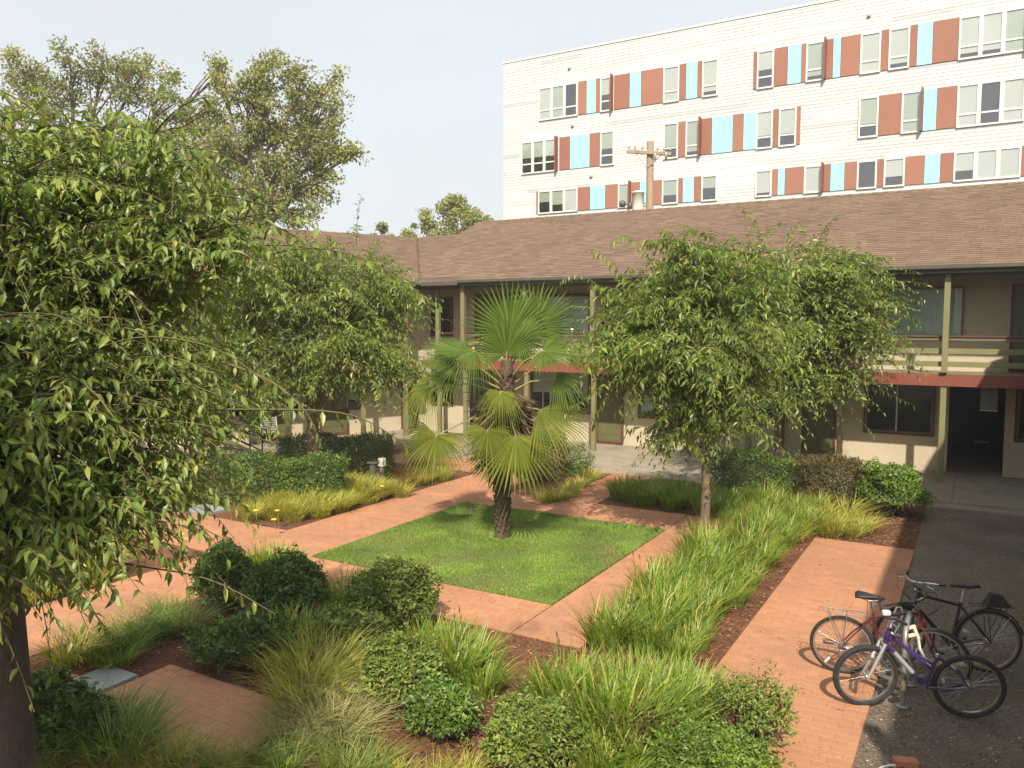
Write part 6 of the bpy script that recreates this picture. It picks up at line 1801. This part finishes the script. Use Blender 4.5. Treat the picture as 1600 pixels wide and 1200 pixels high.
mb = MB(Matrix.Translation((p.x, p.y, 0)) @ Matrix.Rotation(GA, 4, 'Z')); mb.bevbox(-.03, .03, -.03, .03, 0, zt - .18, .004); mb.build('stake', M['grey'], mt)
p = G(584, 762)
mt = thing('junction_box', 'grey junction box with a flat cap beside the pale meter box', 'junction box', (p.x, p.y, 0))
zt = at(584, 722, p.y).z
mb = MB(Matrix.Translation((p.x, p.y, 0)) @ Matrix.Rotation(GA, 4, 'Z')); mb.bevbox(-.07, .07, -.06, .06, 0, zt - .04, .01); mb.build('case', M['gutter'], mt)
mb = MB(Matrix.Translation((p.x, p.y, 0)) @ Matrix.Rotation(GA, 4, 'Z')); mb.bevbox(-.14, .12, -.09, .09, zt - .038, zt, .01); mb.build('lid', M['gutter'], mt)
# chair left on the walkway of the left wing
p = G(425, 696, .14)
ch = thing('patio_chair', 'grey white tubular patio chair on the walkway of the left wing', 'chair', (p.x, p.y, .14), LA)
I4 = Matrix.Identity(4)
for x in (-.24, .24):
    mb = MB(); mb.tube([(x, -.25, 0), (x, -.25, .42), (x, .2, .40), (x, .3, .85)], .014, 7); mb.tube([(x, .2, .4), (x, .28, 0)], .014, 7); mb.build('leg', M['alu'], ch, local=I4)
mb = MB()
for k in range(7): mb.box(-.24, .24, -.23 + k * .06, -.19 + k * .06, .415, .425)
mb.build('seat', M['alu'], ch, local=I4)
mb = MB()
for k in range(6): mb.beam((-.24, .215 + k * .016, .47 + k * .066), (.24, .215 + k * .016, .47 + k * .066), .01, .045)
mb.build('backrest', M['alu'], ch, local=I4)
p = G(398, 694, .14)
pot = thing('potted_plant', 'dark leafy potted plant on the walkway beside the patio chair', 'plant', (p.x, p.y, .14))
mb = MB(Matrix.Translation((p.x, p.y, .14))); mb.lathe([(0, 0), (.14, 0), (.19, .3), (.2, .32), (.17, .32), (.15, .28), (0, .27)], 16); mb.build('pot', M['gutter'], pot)
g = np.random.default_rng(4); n = 500
u = unit(g.normal(size=(n, 3))); pos = np.array([p.x, p.y, .95]) + u * np.array([.38, .38, .5]) * g.uniform(.3, 1, (n, 1))
V, F = leaf_geo(pos, u + np.array([0, 0, -.2]), g.normal(size=(n, 3)) + np.array([0, 0, 1]), np.full(n, .12), np.full(n, .06), .3, .2, 1)
np_obj('foliage', V, F, M['leaf_dark'], pot)
mb = MB()
for k in range(6): mb.tube([(p.x, p.y, .4), tuple(pos[k * 9])], .008, 5)
mb.build('stems', M['twig'], pot)
# half brick and a bit of pale hose at the bottom edge
p = G(1415, 1196)
mb = MB(Matrix.Translation((p.x, p.y, 0)) @ Matrix.Rotation(R(-8), 4, 'Z')); mb.bevbox(-.1, .1, -.05, .05, 0, .06, .006)
tag(mb.build('brick', M['terracotta']), 'loose red brick on the gravel at the bottom edge', 'brick')
pts = [G(x, y, .012) for x, y in ((1402, 1196), (1390, 1196), (1378, 1199), (1368, 1206), (1352, 1215))]
mb = MB(); mb.tube(pts, .012, 7); tag(mb.build('hose', M['offwhite']), 'short end of pale hose beside the loose brick', 'hose')
# fallen leaves on the paving
g = np.random.default_rng(9); n = 420
A = []; 
for a0, a1, b0, b1 in PATHS:
    k = max(6, int(n * (a1 - a0) * (b1 - b0) / 75)); aa = g.uniform(a0, a1, k); bb = g.uniform(b0, b1, k)
    A.append(np.stack([B0.x + ev.x * aa + dv.x * bb, B0.y + ev.y * aa + dv.y * bb, np.full(k, .024)], 1))
pos = np.concatenate(A); n = len(pos); th = g.uniform(0, 6.28, n)
V, F = leaf_geo(pos, np.stack([np.cos(th), np.sin(th), .1 + 0 * th], 1), g.normal(size=(n, 3)) * .25 + np.array([0, 0, 1]), g.uniform(.02, .055, n), g.uniform(.008, .02, n), .1, .2, 1)
tag(np_obj('fallen_leaves', V, F, M['chips']), 'small dry leaves scattered over the brick paving', 'leaves', kind='stuff')
